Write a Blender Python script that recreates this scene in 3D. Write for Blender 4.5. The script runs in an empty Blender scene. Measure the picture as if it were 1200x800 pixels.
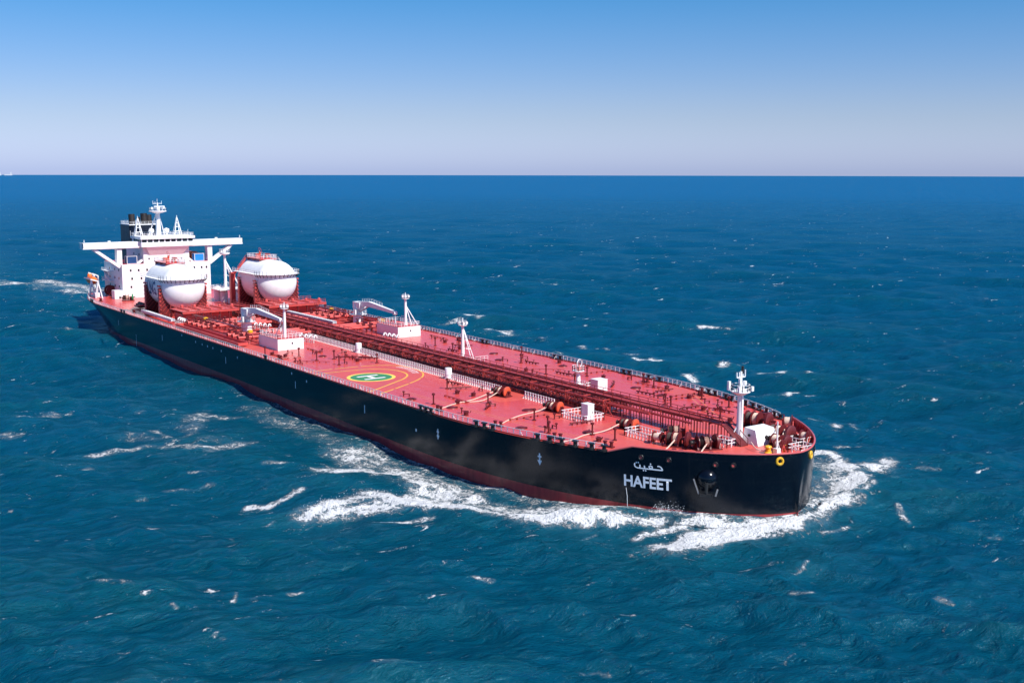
import bpy, bmesh, math, random
import numpy as np
from mathutils import Vector, Matrix

# ------------------------------------------------------------------ camera, sky, sun, exposure
scene = bpy.context.scene
COL = scene.collection
R = math.radians
CAM = (283.77, -142.707, 56.11)
F_PX = 1350.0
PSI = 2.52268
cam_data = bpy.data.cameras.new("camera")
cam_ob = bpy.data.objects.new("camera", cam_data)
COL.objects.link(cam_ob)
pitch = math.atan((400 - 200) / F_PX)
fw = Vector((math.cos(PSI) * math.cos(pitch), math.sin(PSI) * math.cos(pitch), -math.sin(pitch)))
rt = Vector((math.sin(PSI), -math.cos(PSI), 0))
up = rt.cross(fw)
roll = 0.00173
rt2 = rt * math.cos(roll) + up * math.sin(roll)
up2 = up * math.cos(roll) - rt * math.sin(roll)
m = Matrix((rt2, up2, -fw)).transposed().to_4x4()
m.translation = Vector(CAM)
cam_ob.matrix_world = m
cam_data.sensor_fit = 'HORIZONTAL'
cam_data.sensor_width = 36.0
cam_data.lens = 36.0 * F_PX / 1200.0
cam_data.clip_start = 1.0
cam_data.clip_end = 120000.0
scene.camera = cam_ob

SUN_AZ, SUN_EL = 14.0, 49.0        # degrees: azimuth from the bow towards port, elevation
world = bpy.data.worlds.new("World")
scene.world = world
world.use_nodes = True
wn, wl = world.node_tree.nodes, world.node_tree.links
wn.clear()
w_out = wn.new('ShaderNodeOutputWorld')
w_bg = wn.new('ShaderNodeBackground')
w_sky = wn.new('ShaderNodeTexSky')
w_sky.sky_type = 'NISHITA'
w_sky.sun_disc = False
w_sky.sun_elevation = R(SUN_EL)
w_sky.sun_rotation = R(90.0 - SUN_AZ)
w_sky.altitude = 0.0
w_sky.air_density = 1.0
w_sky.dust_density = 0.6
w_sky.ozone_density = 2.0
# deeper blue above a pale band of sea air: a tint by elevation on the sky itself
w_geo = wn.new('ShaderNodeTexCoord')
w_sep = wn.new('ShaderNodeSeparateXYZ')
w_ramp = wn.new('ShaderNodeValToRGB')
w_mul = wn.new('ShaderNodeMixRGB')
w_mul.blend_type = 'MULTIPLY'
w_mul.inputs[0].default_value = 1.0
cr = w_ramp.color_ramp
cr.interpolation = 'LINEAR'
stops = [(0.0, (0.57, 0.69, 1.28)), (0.0103, (0.547, 0.654, 1.169)), (0.0207, (0.524, 0.615, 1.046)), (0.031, (0.501, 0.578, 0.931)), (0.0413, (0.477, 0.546, 0.842)), (0.0517, (0.45, 0.522, 0.796)), (0.062, (0.419, 0.504, 0.774)), (0.0723, (0.385, 0.489, 0.759)), (0.0827, (0.352, 0.477, 0.747)), (0.093, (0.321, 0.468, 0.738)), (0.1033, (0.291, 0.46, 0.73)), (0.1137, (0.262, 0.454, 0.723)), (0.124, (0.232, 0.448, 0.718)), (0.1343, (0.203, 0.442, 0.712)), (0.1447, (0.174, 0.436, 0.706)), (0.155, (0.145, 0.43, 0.7)), (0.4, (0.13, 0.36, 0.7)), (1.0, (0.2, 0.42, 0.68))]
while len(cr.elements) < len(stops):
    cr.elements.new(0.5)
for e, (pos, c) in zip(cr.elements, stops):
    e.position = pos
    e.color = (*c, 1)
wl.new(w_geo.outputs['Generated'], w_sep.inputs[0])
wl.new(w_sep.outputs['Z'], w_ramp.inputs[0])
wl.new(w_sky.outputs[0], w_mul.inputs[1])
wl.new(w_ramp.outputs[0], w_mul.inputs[2])
wl.new(w_mul.outputs[0], w_bg.inputs[0])
w_bg.inputs[1].default_value = 0.13
wl.new(w_bg.outputs[0], w_out.inputs[0])

sun_data = bpy.data.lights.new("sun", 'SUN')
sun_data.energy = 5.0
sun_data.angle = R(0.53)
sun_data.color = (1.0, 0.955, 0.89)
sun_ob = bpy.data.objects.new("sun", sun_data)
COL.objects.link(sun_ob)
sd = Vector((math.cos(R(SUN_AZ)) * math.cos(R(SUN_EL)), math.sin(R(SUN_AZ)) * math.cos(R(SUN_EL)), math.sin(R(SUN_EL))))
sun_ob.rotation_euler = sd.to_track_quat('Z', 'Y').to_euler()
sun_ob.location = (0, 0, 300)

scene.view_settings.view_transform = 'Standard'
scene.view_settings.look = 'None'
scene.view_settings.exposure = 0.40
scene.view_settings.gamma = 1.0
scene.cycles.max_bounces = 6
scene.cycles.use_denoising = True

rng = random.Random(7)

# ------------------------------------------------------------------ helpers
def tag(o, label=None, cat=None, group=None, kind=None):
    for k, v in (('label', label), ('category', cat), ('group', group), ('kind', kind)):
        if v:
            o[k] = v
    return o


def thing(name, loc, label, cat, group=None, rz=0.0):
    o = bpy.data.objects.new(name, None)
    o.empty_display_size = 0.5
    COL.objects.link(o)
    o.location = loc
    o.rotation_euler = (0, 0, rz)
    return tag(o, label, cat, group)


def clone(o, parent=None):
    c = o.copy()
    COL.objects.link(c)
    if parent is not None:
        c.parent = parent
    for ch in [x for x in scene.objects if x.parent == o]:
        clone(ch, c)
    return c


class MB:
    """collects shapes and links them as one mesh object"""
    def __init__(s):
        s.v, s.f, s.mi, s.m = [], [], [], 0

    def add(s, verts, faces):
        b = len(s.v)
        s.v += [tuple(v) for v in verts]
        s.f += [tuple(i + b for i in f) for f in faces]
        s.mi += [s.m] * len(faces)
        return s

    def box(s, c, d, rz=0.0):
        x, y, z = d[0] / 2, d[1] / 2, d[2] / 2
        cs, sn = math.cos(rz), math.sin(rz)
        vs = []
        for k in (-z, z):
            for (i, j) in ((-x, -y), (x, -y), (x, y), (-x, y)):
                vs.append((c[0] + i * cs - j * sn, c[1] + i * sn + j * cs, c[2] + k))
        return s.add(vs, [(3, 2, 1, 0), (4, 5, 6, 7), (0, 1, 5, 4), (1, 2, 6, 5), (2, 3, 7, 6), (3, 0, 4, 7)])

    def box2(s, lo, hi):
        return s.box([(a + b) / 2 for a, b in zip(lo, hi)], [b - a for a, b in zip(lo, hi)])

    def tube(s, p, q, r, n=8, r2=None, caps=True):
        p, q = Vector(p), Vector(q)
        d = q - p
        if d.length < 1e-6:
            return s
        d.normalize()
        a = d.cross(Vector((0, 0, 1)))
        if a.length < 1e-3:
            a = d.cross(Vector((0, 1, 0)))
        a.normalize()
        b = d.cross(a)
        r2 = r if r2 is None else r2
        vs = []
        for c, rr in ((p, r), (q, r2)):
            for k in range(n):
                t = 2 * math.pi * k / n
                vs.append(c + a * (rr * math.cos(t)) + b * (rr * math.sin(t)))
        fs = [(k, k + n, (k + 1) % n + n, (k + 1) % n) for k in range(n)]
        if caps:
            fs += [tuple(range(n)), tuple(range(2 * n - 1, n - 1, -1))]
        return s.add(vs, fs)

    def path(s, pts, r, n=6):
        pts = [Vector(p) for p in pts]
        vs, fs = [], []
        for i, c in enumerate(pts):
            d = (pts[min(i + 1, len(pts) - 1)] - pts[max(i - 1, 0)]).normalized()
            a = d.cross(Vector((0, 0, 1)))
            if a.length < 1e-3:
                a = d.cross(Vector((0, 1, 0)))
            a.normalize()
            b = d.cross(a)
            for k in range(n):
                t = 2 * math.pi * k / n
                vs.append(c + a * (r * math.cos(t)) + b * (r * math.sin(t)))
        for i in range(len(pts) - 1):
            for k in range(n):
                fs.append((i * n + k, (i + 1) * n + k, (i + 1) * n + (k + 1) % n, i * n + (k + 1) % n))
        fs += [tuple(range(n)), tuple(range(len(vs) - 1, len(vs) - n - 1, -1))]
        return s.add(vs, fs)

    def bar(s, p, q, w, h):
        """a flat-sided beam from p to q, w across, h up"""
        p, q = Vector(p), Vector(q)
        d = (q - p).normalized()
        a = d.cross(Vector((0, 0, 1)))
        if a.length < 1e-3:
            a = Vector((1, 0, 0))
        a.normalize()
        b = a.cross(d)
        vs = []
        for c in (p, q):
            for i, j in ((-1, -1), (1, -1), (1, 1), (-1, 1)):
                vs.append(c + a * (i * w / 2) + b * (j * h / 2))
        return s.add(vs, [(0, 1, 2, 3), (7, 6, 5, 4), (0, 4, 5, 1), (1, 5, 6, 2), (2, 6, 7, 3), (3, 7, 4, 0)])

    def lathe(s, prof, c, axis='z', n=24):
        """prof: (radius, height) pairs round an axis through c"""
        vs = []
        for r, h in prof:
            for k in range(n):
                t = 2 * math.pi * k / n
                a, b = r * math.cos(t), r * math.sin(t)
                if axis == 'z':
                    vs.append((c[0] + a, c[1] + b, c[2] + h))
                elif axis == 'x':
                    vs.append((c[0] + h, c[1] + a, c[2] + b))
                else:
                    vs.append((c[0] + b, c[1] + h, c[2] + a))
        fs = []
        for i in range(len(prof) - 1):
            for k in range(n):
                fs.append((i * n + k, i * n + (k + 1) % n, (i + 1) * n + (k + 1) % n, (i + 1) * n + k))
        if prof[0][0] > 1e-4:
            fs.append(tuple(range(n - 1, -1, -1)))
        if prof[-1][0] > 1e-4:
            fs.append(tuple(range((len(prof) - 1) * n, len(prof) * n)))
        return s.add(vs, fs)

    def ring(s, c, R0, r, axis, n=24, k=8):
        """a torus round the given axis vector"""
        ax = Vector(axis).normalized()
        a = ax.cross(Vector((0, 0, 1)))
        if a.length < 1e-3:
            a = ax.cross(Vector((0, 1, 0)))
        a.normalize()
        b = ax.cross(a)
        c = Vector(c)
        vs, fs = [], []
        for i in range(n):
            t = 2 * math.pi * i / n
            o = a * math.cos(t) + b * math.sin(t)
            for j in range(k):
                u = 2 * math.pi * j / k
                vs.append(c + o * (R0 + r * math.cos(u)) + ax * (r * math.sin(u)))
        for i in range(n):
            for j in range(k):
                fs.append((i * k + j, ((i + 1) % n) * k + j, ((i + 1) % n) * k + (j + 1) % k, i * k + (j + 1) % k))
        return s.add(vs, fs)

    def prism(s, poly, z0, z1):
        n = len(poly)
        vs = [(x, y, z0) for x, y in poly] + [(x, y, z1) for x, y in poly]
        fs = [tuple(range(n - 1, -1, -1)), tuple(range(n, 2 * n))]
        fs += [(i, (i + 1) % n, (i + 1) % n + n, i + n) for i in range(n)]
        return s.add(vs, fs)

    def build(s, name, mats, parent=None, loc=None, smooth=True, angle=35):
        me = bpy.data.meshes.new(name)
        me.from_pydata(s.v, [], s.f)
        mats = mats if isinstance(mats, (list, tuple)) else [mats]
        for mt in mats:
            me.materials.append(mt)
        if len(mats) > 1:
            me.polygons.foreach_set('material_index', s.mi)
        bm = bmesh.new()
        bm.from_mesh(me)
        bmesh.ops.recalc_face_normals(bm, faces=bm.faces)
        bm.to_mesh(me)
        bm.free()
        if smooth:
            me.shade_smooth()
            me.set_sharp_from_angle(angle=R(angle))
        me.update()
        o = bpy.data.objects.new(name, me)
        COL.objects.link(o)
        if parent is not None:
            o.parent = parent
        if loc is not None:
            o.location = loc
        return o


# ------------------------------------------------------------------ materials
def N(nt, t, **kw):
    n = nt.nodes.new(t)
    for k, v in kw.items():
        setattr(n, k, v)
    return n


def paint(name, col, rough=0.4, var=0.12, grime=None, gamt=0.25, gscale=0.35, metal=0.0, bump=0.0, stretch=(1, 1, 1), rvar=0.12):
    mt = bpy.data.materials.new(name)
    mt.use_nodes = True
    nt = mt.node_tree
    b = nt.nodes['Principled BSDF']
    tc = N(nt, 'ShaderNodeTexCoord')
    mp = N(nt, 'ShaderNodeMapping')
    mp.inputs['Scale'].default_value = stretch
    nt.links.new(tc.outputs['Object'], mp.inputs[0])
    n1 = N(nt, 'ShaderNodeTexNoise')
    n1.inputs['Scale'].default_value = gscale
    n1.inputs['Detail'].default_value = 7
    n1.inputs['Roughness'].default_value = 0.65
    nt.links.new(mp.outputs[0], n1.inputs['Vector'])
    rp = N(nt, 'ShaderNodeMapRange')
    rp.inputs[1].default_value, rp.inputs[2].default_value = 0.3, 0.7
    rp.inputs[3].default_value, rp.inputs[4].default_value = 1 - var, 1 + var
    nt.links.new(n1.outputs[0], rp.inputs[0])
    mul = N(nt, 'ShaderNodeVectorMath', operation='SCALE')
    mul.inputs[0].default_value = col
    nt.links.new(rp.outputs[0], mul.inputs['Scale'])
    out = mul.outputs[0]
    if grime:
        n2 = N(nt, 'ShaderNodeTexNoise')
        n2.inputs['Scale'].default_value = gscale * 2.7
        n2.inputs['Detail'].default_value = 9
        n2.inputs['Roughness'].default_value = 0.7
        nt.links.new(mp.outputs[0], n2.inputs['Vector'])
        r2 = N(nt, 'ShaderNodeMapRange')
        r2.inputs[1].default_value, r2.inputs[2].default_value = 0.52, 0.75
        r2.inputs[3].default_value, r2.inputs[4].default_value = 0, gamt
        nt.links.new(n2.outputs[0], r2.inputs[0])
        mx = N(nt, 'ShaderNodeMixRGB')
        nt.links.new(r2.outputs[0], mx.inputs[0])
        nt.links.new(out, mx.inputs[1])
        mx.inputs[2].default_value = (*grime, 1)
        out = mx.outputs[0]
    nt.links.new(out, b.inputs['Base Color'])
    rr = N(nt, 'ShaderNodeMapRange')
    rr.inputs[1].default_value, rr.inputs[2].default_value = 0.3, 0.7
    rr.inputs[3].default_value, rr.inputs[4].default_value = max(0.02, rough - rvar), min(1, rough + rvar)
    nt.links.new(n1.outputs[0], rr.inputs[0])
    nt.links.new(rr.outputs[0], b.inputs['Roughness'])
    b.inputs['Metallic'].default_value = metal
    if bump:
        bp = N(nt, 'ShaderNodeBump')
        bp.inputs['Strength'].default_value = bump
        bp.inputs['Distance'].default_value = 0.15
        nt.links.new(n1.outputs[0], bp.inputs['Height'])
        nt.links.new(bp.outputs[0], b.inputs['Normal'])
    return mt


M = {}
M['white'] = paint('white_paint', (0.80, 0.80, 0.80), 0.38, 0.04, (0.62, 0.5, 0.42), 0.25, 0.5)
M['white_rail'] = paint('white_rail_paint', (0.80, 0.79, 0.79), 0.45, 0.05)
M['fluke'] = paint('worn_anchor_steel', (0.22, 0.22, 0.23), 0.45, 0.2)
M['grey'] = paint('pale_grey_paint', (0.55, 0.56, 0.58), 0.45, 0.08, (0.4, 0.25, 0.2), 0.3, 0.6)
M['red'] = paint('oxide_red_paint', (0.54, 0.076, 0.068), 0.42, 0.14, (0.24, 0.03, 0.025), 0.4, 0.8)
M['redorange'] = paint('orange_red_paint', (0.60, 0.085, 0.035), 0.45, 0.12, (0.35, 0.05, 0.03), 0.35, 0.8)
M['darkred'] = paint('dark_red_paint', (0.115, 0.012, 0.014), 0.45, 0.18, (0.06, 0.01, 0.01), 0.5, 0.9)
M['piperd'] = paint('pipe_red_paint', (0.36, 0.042, 0.038), 0.42, 0.16, (0.12, 0.015, 0.014), 0.45, 0.7)
M['black'] = paint('black_paint', (0.012, 0.012, 0.014), 0.35, 0.2)
M['navy'] = paint('navy_funnel_paint', (0.004, 0.008, 0.022), 0.35, 0.15)
M['soot'] = paint('sooty_steel', (0.014, 0.010, 0.010), 0.6, 0.3)
M['yellow'] = paint('yellow_paint', (0.75, 0.40, 0.02), 0.45, 0.12, (0.3, 0.12, 0.02), 0.4, 1.2)
M['orange'] = paint('orange_lifeboat_paint', (0.80, 0.17, 0.03), 0.35, 0.08)
M['blue'] = paint('blue_tarp', (0.01, 0.22, 0.62), 0.5, 0.1)
M['navyblue'] = paint('dark_blue_tarp', (0.006, 0.05, 0.16), 0.5, 0.1)
M['green'] = paint('green_machinery', (0.02, 0.20, 0.07), 0.5, 0.25, (0.01, 0.05, 0.02), 0.6, 1.5)
M['rope'] = paint('cream_mooring_rope', (0.62, 0.46, 0.38), 0.85, 0.2, gscale=3)
M['rope_shade'] = paint('shade_darkened_rope', (0.07, 0.045, 0.042), 0.6, 0.3, gscale=3)  # rope on the shadowed drums, shade put into its colour
M['glass'] = paint('dark_window_glass', (0.015, 0.018, 0.024), 0.08, 0.1, rvar=0.03)
M['letter'] = paint('white_lettering', (0.72, 0.76, 0.82), 0.5, 0.06)
M['markyellow'] = paint('yellow_deck_marking', (0.78, 0.45, 0.06), 0.5, 0.12, (0.5, 0.12, 0.06), 0.5, 1.2)
M['markpale'] = paint('faded_yellow_line', (0.66, 0.24, 0.12), 0.5, 0.15, (0.48, 0.07, 0.06), 0.5, 1.2)
M['ringyellow'] = paint('bright_yellow_ring', (0.85, 0.58, 0.10), 0.5, 0.08)
M['markwhite'] = paint('white_deck_marking', (0.78, 0.74, 0.74), 0.5, 0.08, (0.6, 0.3, 0.3), 0.4, 1.2)
M['markgreen'] = paint('green_deck_marking', (0.045, 0.22, 0.085), 0.5, 0.12)
M['zone'] = paint('orange_red_deck_zone', (0.60, 0.090, 0.070), 0.40, 0.08)
M['lngblue'] = paint('blue_lettering', (0.01, 0.05, 0.17), 0.5, 0.1)
M['tank'] = paint('white_tank_paint', (0.84, 0.84, 0.84), 0.5, 0.04, (0.62, 0.58, 0.57), 0.4, 0.25, bump=0.35)


def deck_material():
    mt = bpy.data.materials.new('red_deck_paint')
    mt.use_nodes = True
    nt = mt.node_tree
    b = nt.nodes['Principled BSDF']
    tc = N(nt, 'ShaderNodeTexCoord')
    def noise(sc, det, st=(1, 1, 1), rough=0.6):
        mp = N(nt, 'ShaderNodeMapping')
        mp.inputs['Scale'].default_value = st
        n = N(nt, 'ShaderNodeTexNoise')
        n.inputs['Scale'].default_value = sc
        n.inputs['Detail'].default_value = det
        n.inputs['Roughness'].default_value = rough
        nt.links.new(tc.outputs['Object'], mp.inputs[0])
        nt.links.new(mp.outputs[0], n.inputs['Vector'])
        return n
    def ramp(n, a, b_, lo, hi):
        r = N(nt, 'ShaderNodeMapRange')
        r.inputs[1].default_value, r.inputs[2].default_value = a, b_
        r.inputs[3].default_value, r.inputs[4].default_value = lo, hi
        nt.links.new(n, r.inputs[0])
        return r.outputs[0]
    big = noise(0.045, 5)
    mid = noise(0.5, 8, (0.6, 1.2, 1))
    fine = noise(2.6, 8, (1, 1, 1), 0.7)
    mx = N(nt, 'ShaderNodeMixRGB')
    mx.inputs[1].default_value = (0.60, 0.071, 0.069, 1)
    mx.inputs[2].default_value = (0.63, 0.080, 0.064, 1)
    nt.links.new(ramp(big.outputs[0], 0.42, 0.58, 0, 1), mx.inputs[0])
    m2 = N(nt, 'ShaderNodeMixRGB')
    nt.links.new(ramp(mid.outputs[0], 0.5, 0.78, 0, 0.45), m2.inputs[0])
    nt.links.new(mx.outputs[0], m2.inputs[1])
    m2.inputs[2].default_value = (0.36, 0.045, 0.045, 1)
    m3 = N(nt, 'ShaderNodeMixRGB')
    nt.links.new(ramp(fine.outputs[0], 0.58, 0.72, 0, 0.4), m3.inputs[0])
    nt.links.new(m2.outputs[0], m3.inputs[1])
    m3.inputs[2].default_value = (0.26, 0.03, 0.03, 1)
    # plate seams across the deck every 9 m, barely darker
    sx = N(nt, 'ShaderNodeSeparateXYZ')
    nt.links.new(tc.outputs['Object'], sx.inputs[0])
    def seam(sock, period, width):
        md = N(nt, 'ShaderNodeMath', operation='PINGPONG')
        md.inputs[1].default_value = period / 2
        nt.links.new(sock, md.inputs[0])
        lt = N(nt, 'ShaderNodeMath', operation='LESS_THAN')
        lt.inputs[1].default_value = width
        nt.links.new(md.outputs[0], lt.inputs[0])
        return lt.outputs[0]
    ad = N(nt, 'ShaderNodeMath', operation='MAXIMUM')
    nt.links.new(seam(sx.outputs[0], 13.0, 0.05), ad.inputs[0])
    nt.links.new(seam(sx.outputs[1], 6.2, 0.05), ad.inputs[1])
    sc = N(nt, 'ShaderNodeMath', operation='MULTIPLY')
    sc.inputs[1].default_value = 0.22
    nt.links.new(ad.outputs[0], sc.inputs[0])
    m4 = N(nt, 'ShaderNodeMixRGB')
    nt.links.new(sc.outputs[0], m4.inputs[0])
    nt.links.new(m3.outputs[0], m4.inputs[1])
    m4.inputs[2].default_value = (0.27, 0.035, 0.035, 1)
    nt.links.new(m4.outputs[0], b.inputs['Base Color'])
    nt.links.new(ramp(mid.outputs[0], 0.3, 0.7, 0.20, 0.40), b.inputs['Roughness'])
    b.inputs['Specular IOR Level'].default_value = 0.30
    b.inputs['Coat Weight'].default_value = 0.06
    b.inputs['Coat Roughness'].default_value = 0.15
    bp = N(nt, 'ShaderNodeBump')
    bp.inputs['Strength'].default_value = 0.15
    bp.inputs['Distance'].default_value = 0.05
    nt.links.new(mid.outputs[0], bp.inputs['Height'])
    nt.links.new(bp.outputs[0], b.inputs['Normal'])
    return mt


def hull_material():
    mt = bpy.data.materials.new('hull_paint')
    mt.use_nodes = True
    nt = mt.node_tree
    b = nt.nodes['Principled BSDF']
    tc = N(nt, 'ShaderNodeTexCoord')
    sx = N(nt, 'ShaderNodeSeparateXYZ')
    nt.links.new(tc.outputs['Object'], sx.inputs[0])
    def noise(sc, det, st=(1, 1, 1), rough=0.6):
        mp = N(nt, 'ShaderNodeMapping')
        mp.inputs['Scale'].default_value = st
        n = N(nt, 'ShaderNodeTexNoise')
        n.inputs['Scale'].default_value = sc
        n.inputs['Detail'].default_value = det
        n.inputs['Roughness'].default_value = rough
        nt.links.new(tc.outputs['Object'], mp.inputs[0])
        nt.links.new(mp.outputs[0], n.inputs['Vector'])
        return n
    def ramp(n, a, b_, lo, hi):
        r = N(nt, 'ShaderNodeMapRange')
        r.inputs[1].default_value, r.inputs[2].default_value = a, b_
        r.inputs[3].default_value, r.inputs[4].default_value = lo, hi
        nt.links.new(n, r.inputs[0])
        return r.outputs[0]
    streak = noise(0.8, 6, (1, 1, 0.12))
    patch = noise(0.07, 6, (1, 1, 2.0))
    # black topside with faint scuffs, and foam reflections painted as paler patches
    top = N(nt, 'ShaderNodeMixRGB')
    nt.links.new(ramp(patch.outputs[0], 0.5, 0.75, 0, 0.6), top.inputs[0])
    top.inputs[1].default_value = (0.0016, 0.0034, 0.0085, 1)
    top.inputs[2].default_value = (0.0050, 0.0065, 0.011, 1)
    t2 = N(nt, 'ShaderNodeMixRGB')
    nt.links.new(ramp(streak.outputs[0], 0.62, 0.8, 0, 0.14), t2.inputs[0])
    nt.links.new(top.outputs[0], t2.inputs[1])
    t2.inputs[2].default_value = (0.05, 0.045, 0.05, 1)
    # red boot topping below the load line, stained
    bot = N(nt, 'ShaderNodeMixRGB')
    nt.links.new(ramp(streak.outputs[0], 0.4, 0.75, 0, 0.8), bot.inputs[0])
    bot.inputs[1].default_value = (0.34, 0.036, 0.040, 1)
    bot.inputs[2].default_value = (0.15, 0.022, 0.026, 1)
    mx = N(nt, 'ShaderNodeMixRGB')
    tilt = N(nt, 'ShaderNodeMath', operation='ADD')        # the load line dips a little towards the bow: trim
    nt.links.new(sx.outputs[2], tilt.inputs[0])
    def seam(sock, period, width):
        md = N(nt, 'ShaderNodeMath', operation='PINGPONG')
        md.inputs[1].default_value = period / 2
        nt.links.new(sock, md.inputs[0])
        lt = N(nt, 'ShaderNodeMath', operation='LESS_THAN')
        lt.inputs[1].default_value = width
        nt.links.new(md.outputs[0], lt.inputs[0])
        return lt.outputs[0]
    sm = N(nt, 'ShaderNodeMath', operation='MAXIMUM')
    nt.links.new(seam(sx.outputs[0], 17.0, 0.06), sm.inputs[0])
    nt.links.new(seam(sx.outputs[2], 3.4, 0.03), sm.inputs[1])
    sm2 = N(nt, 'ShaderNodeMath', operation='MULTIPLY')
    sm2.inputs[1].default_value = 0.5
    nt.links.new(sm.outputs[0], sm2.inputs[0])
    t3 = N(nt, 'ShaderNodeMixRGB')
    nt.links.new(sm2.outputs[0], t3.inputs[0])
    nt.links.new(t2.outputs[0], t3.inputs[1])
    t3.inputs[2].default_value = (0.012, 0.013, 0.016, 1)
    salt = noise(0.35, 7, (0.5, 0.5, 1.6), 0.7)
    sl = N(nt, 'ShaderNodeMath', operation='MULTIPLY')
    nt.links.new(ramp(salt.outputs[0], 0.5, 0.72, 0, 0.5), sl.inputs[0])
    nt.links.new(ramp(sx.outputs[2], 2.2, 4.6, 1, 0), sl.inputs[1])
    t4 = N(nt, 'ShaderNodeMixRGB')
    nt.links.new(sl.outputs[0], t4.inputs[0])
    nt.links.new(t3.outputs[0], t4.inputs[1])
    t4.inputs[2].default_value = (0.035, 0.035, 0.04, 1)
    nt.links.new(t4.outputs[0], mx.inputs[1])
    nt.links.new(ramp(sx.outputs[0], 0, 163, 0.0, 1.1), tilt.inputs[1])
    nt.links.new(ramp(tilt.outputs[0], 2.48, 2.52, 1, 0), mx.inputs[0])
    nt.links.new(bot.outputs[0], mx.inputs[2])
    nt.links.new(mx.outputs[0], b.inputs['Base Color'])
    nt.links.new(ramp(patch.outputs[0], 0.3, 0.7, 0.10, 0.24), b.inputs['Roughness'])
    b.inputs['Specular IOR Level'].default_value = 0.4
    # slight plate waviness
    pl = noise(0.22, 3)
    bp = N(nt, 'ShaderNodeBump')
    bp.inputs['Strength'].default_value = 0.12
    bp.inputs['Distance'].default_value = 0.2
    nt.links.new(pl.outputs[0], bp.inputs['Height'])
    nt.links.new(bp.outputs[0], b.inputs['Normal'])
    return mt


M['deck'] = deck_material()
M['hull'] = hull_material()

# ------------------------------------------------------------------ hull form
D = 10.0          # main deck above the water
BOW, STERN = 163.5, -166.0


def w_deck(x):
    w = 30.0
    if x > 90:
        w = 30.0 * max(0.0, 1 - ((x - 90) / (BOW - 90)) ** 2.4) ** 0.62
    elif x < -118:
        w = 30 - 10.0 * ((-118 - x) / 48) ** 2
    return w


def w_wl(x):
    w = 30.0
    if x > 88:
        w = 30.0 * max(0.0, 1 - ((x - 88) / (BOW - 0.5 - 88)) ** 2.4) ** 0.62
    elif x < -95:
        w = 30 - 20.0 * ((-95 - x) / 71) ** 1.7
    return w


def hb(x, z):
    t = min(1.0, max(0.0, z / D))
    a, b = w_wl(x), w_deck(x)
    return a + (b - a) * t ** 1.2


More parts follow.
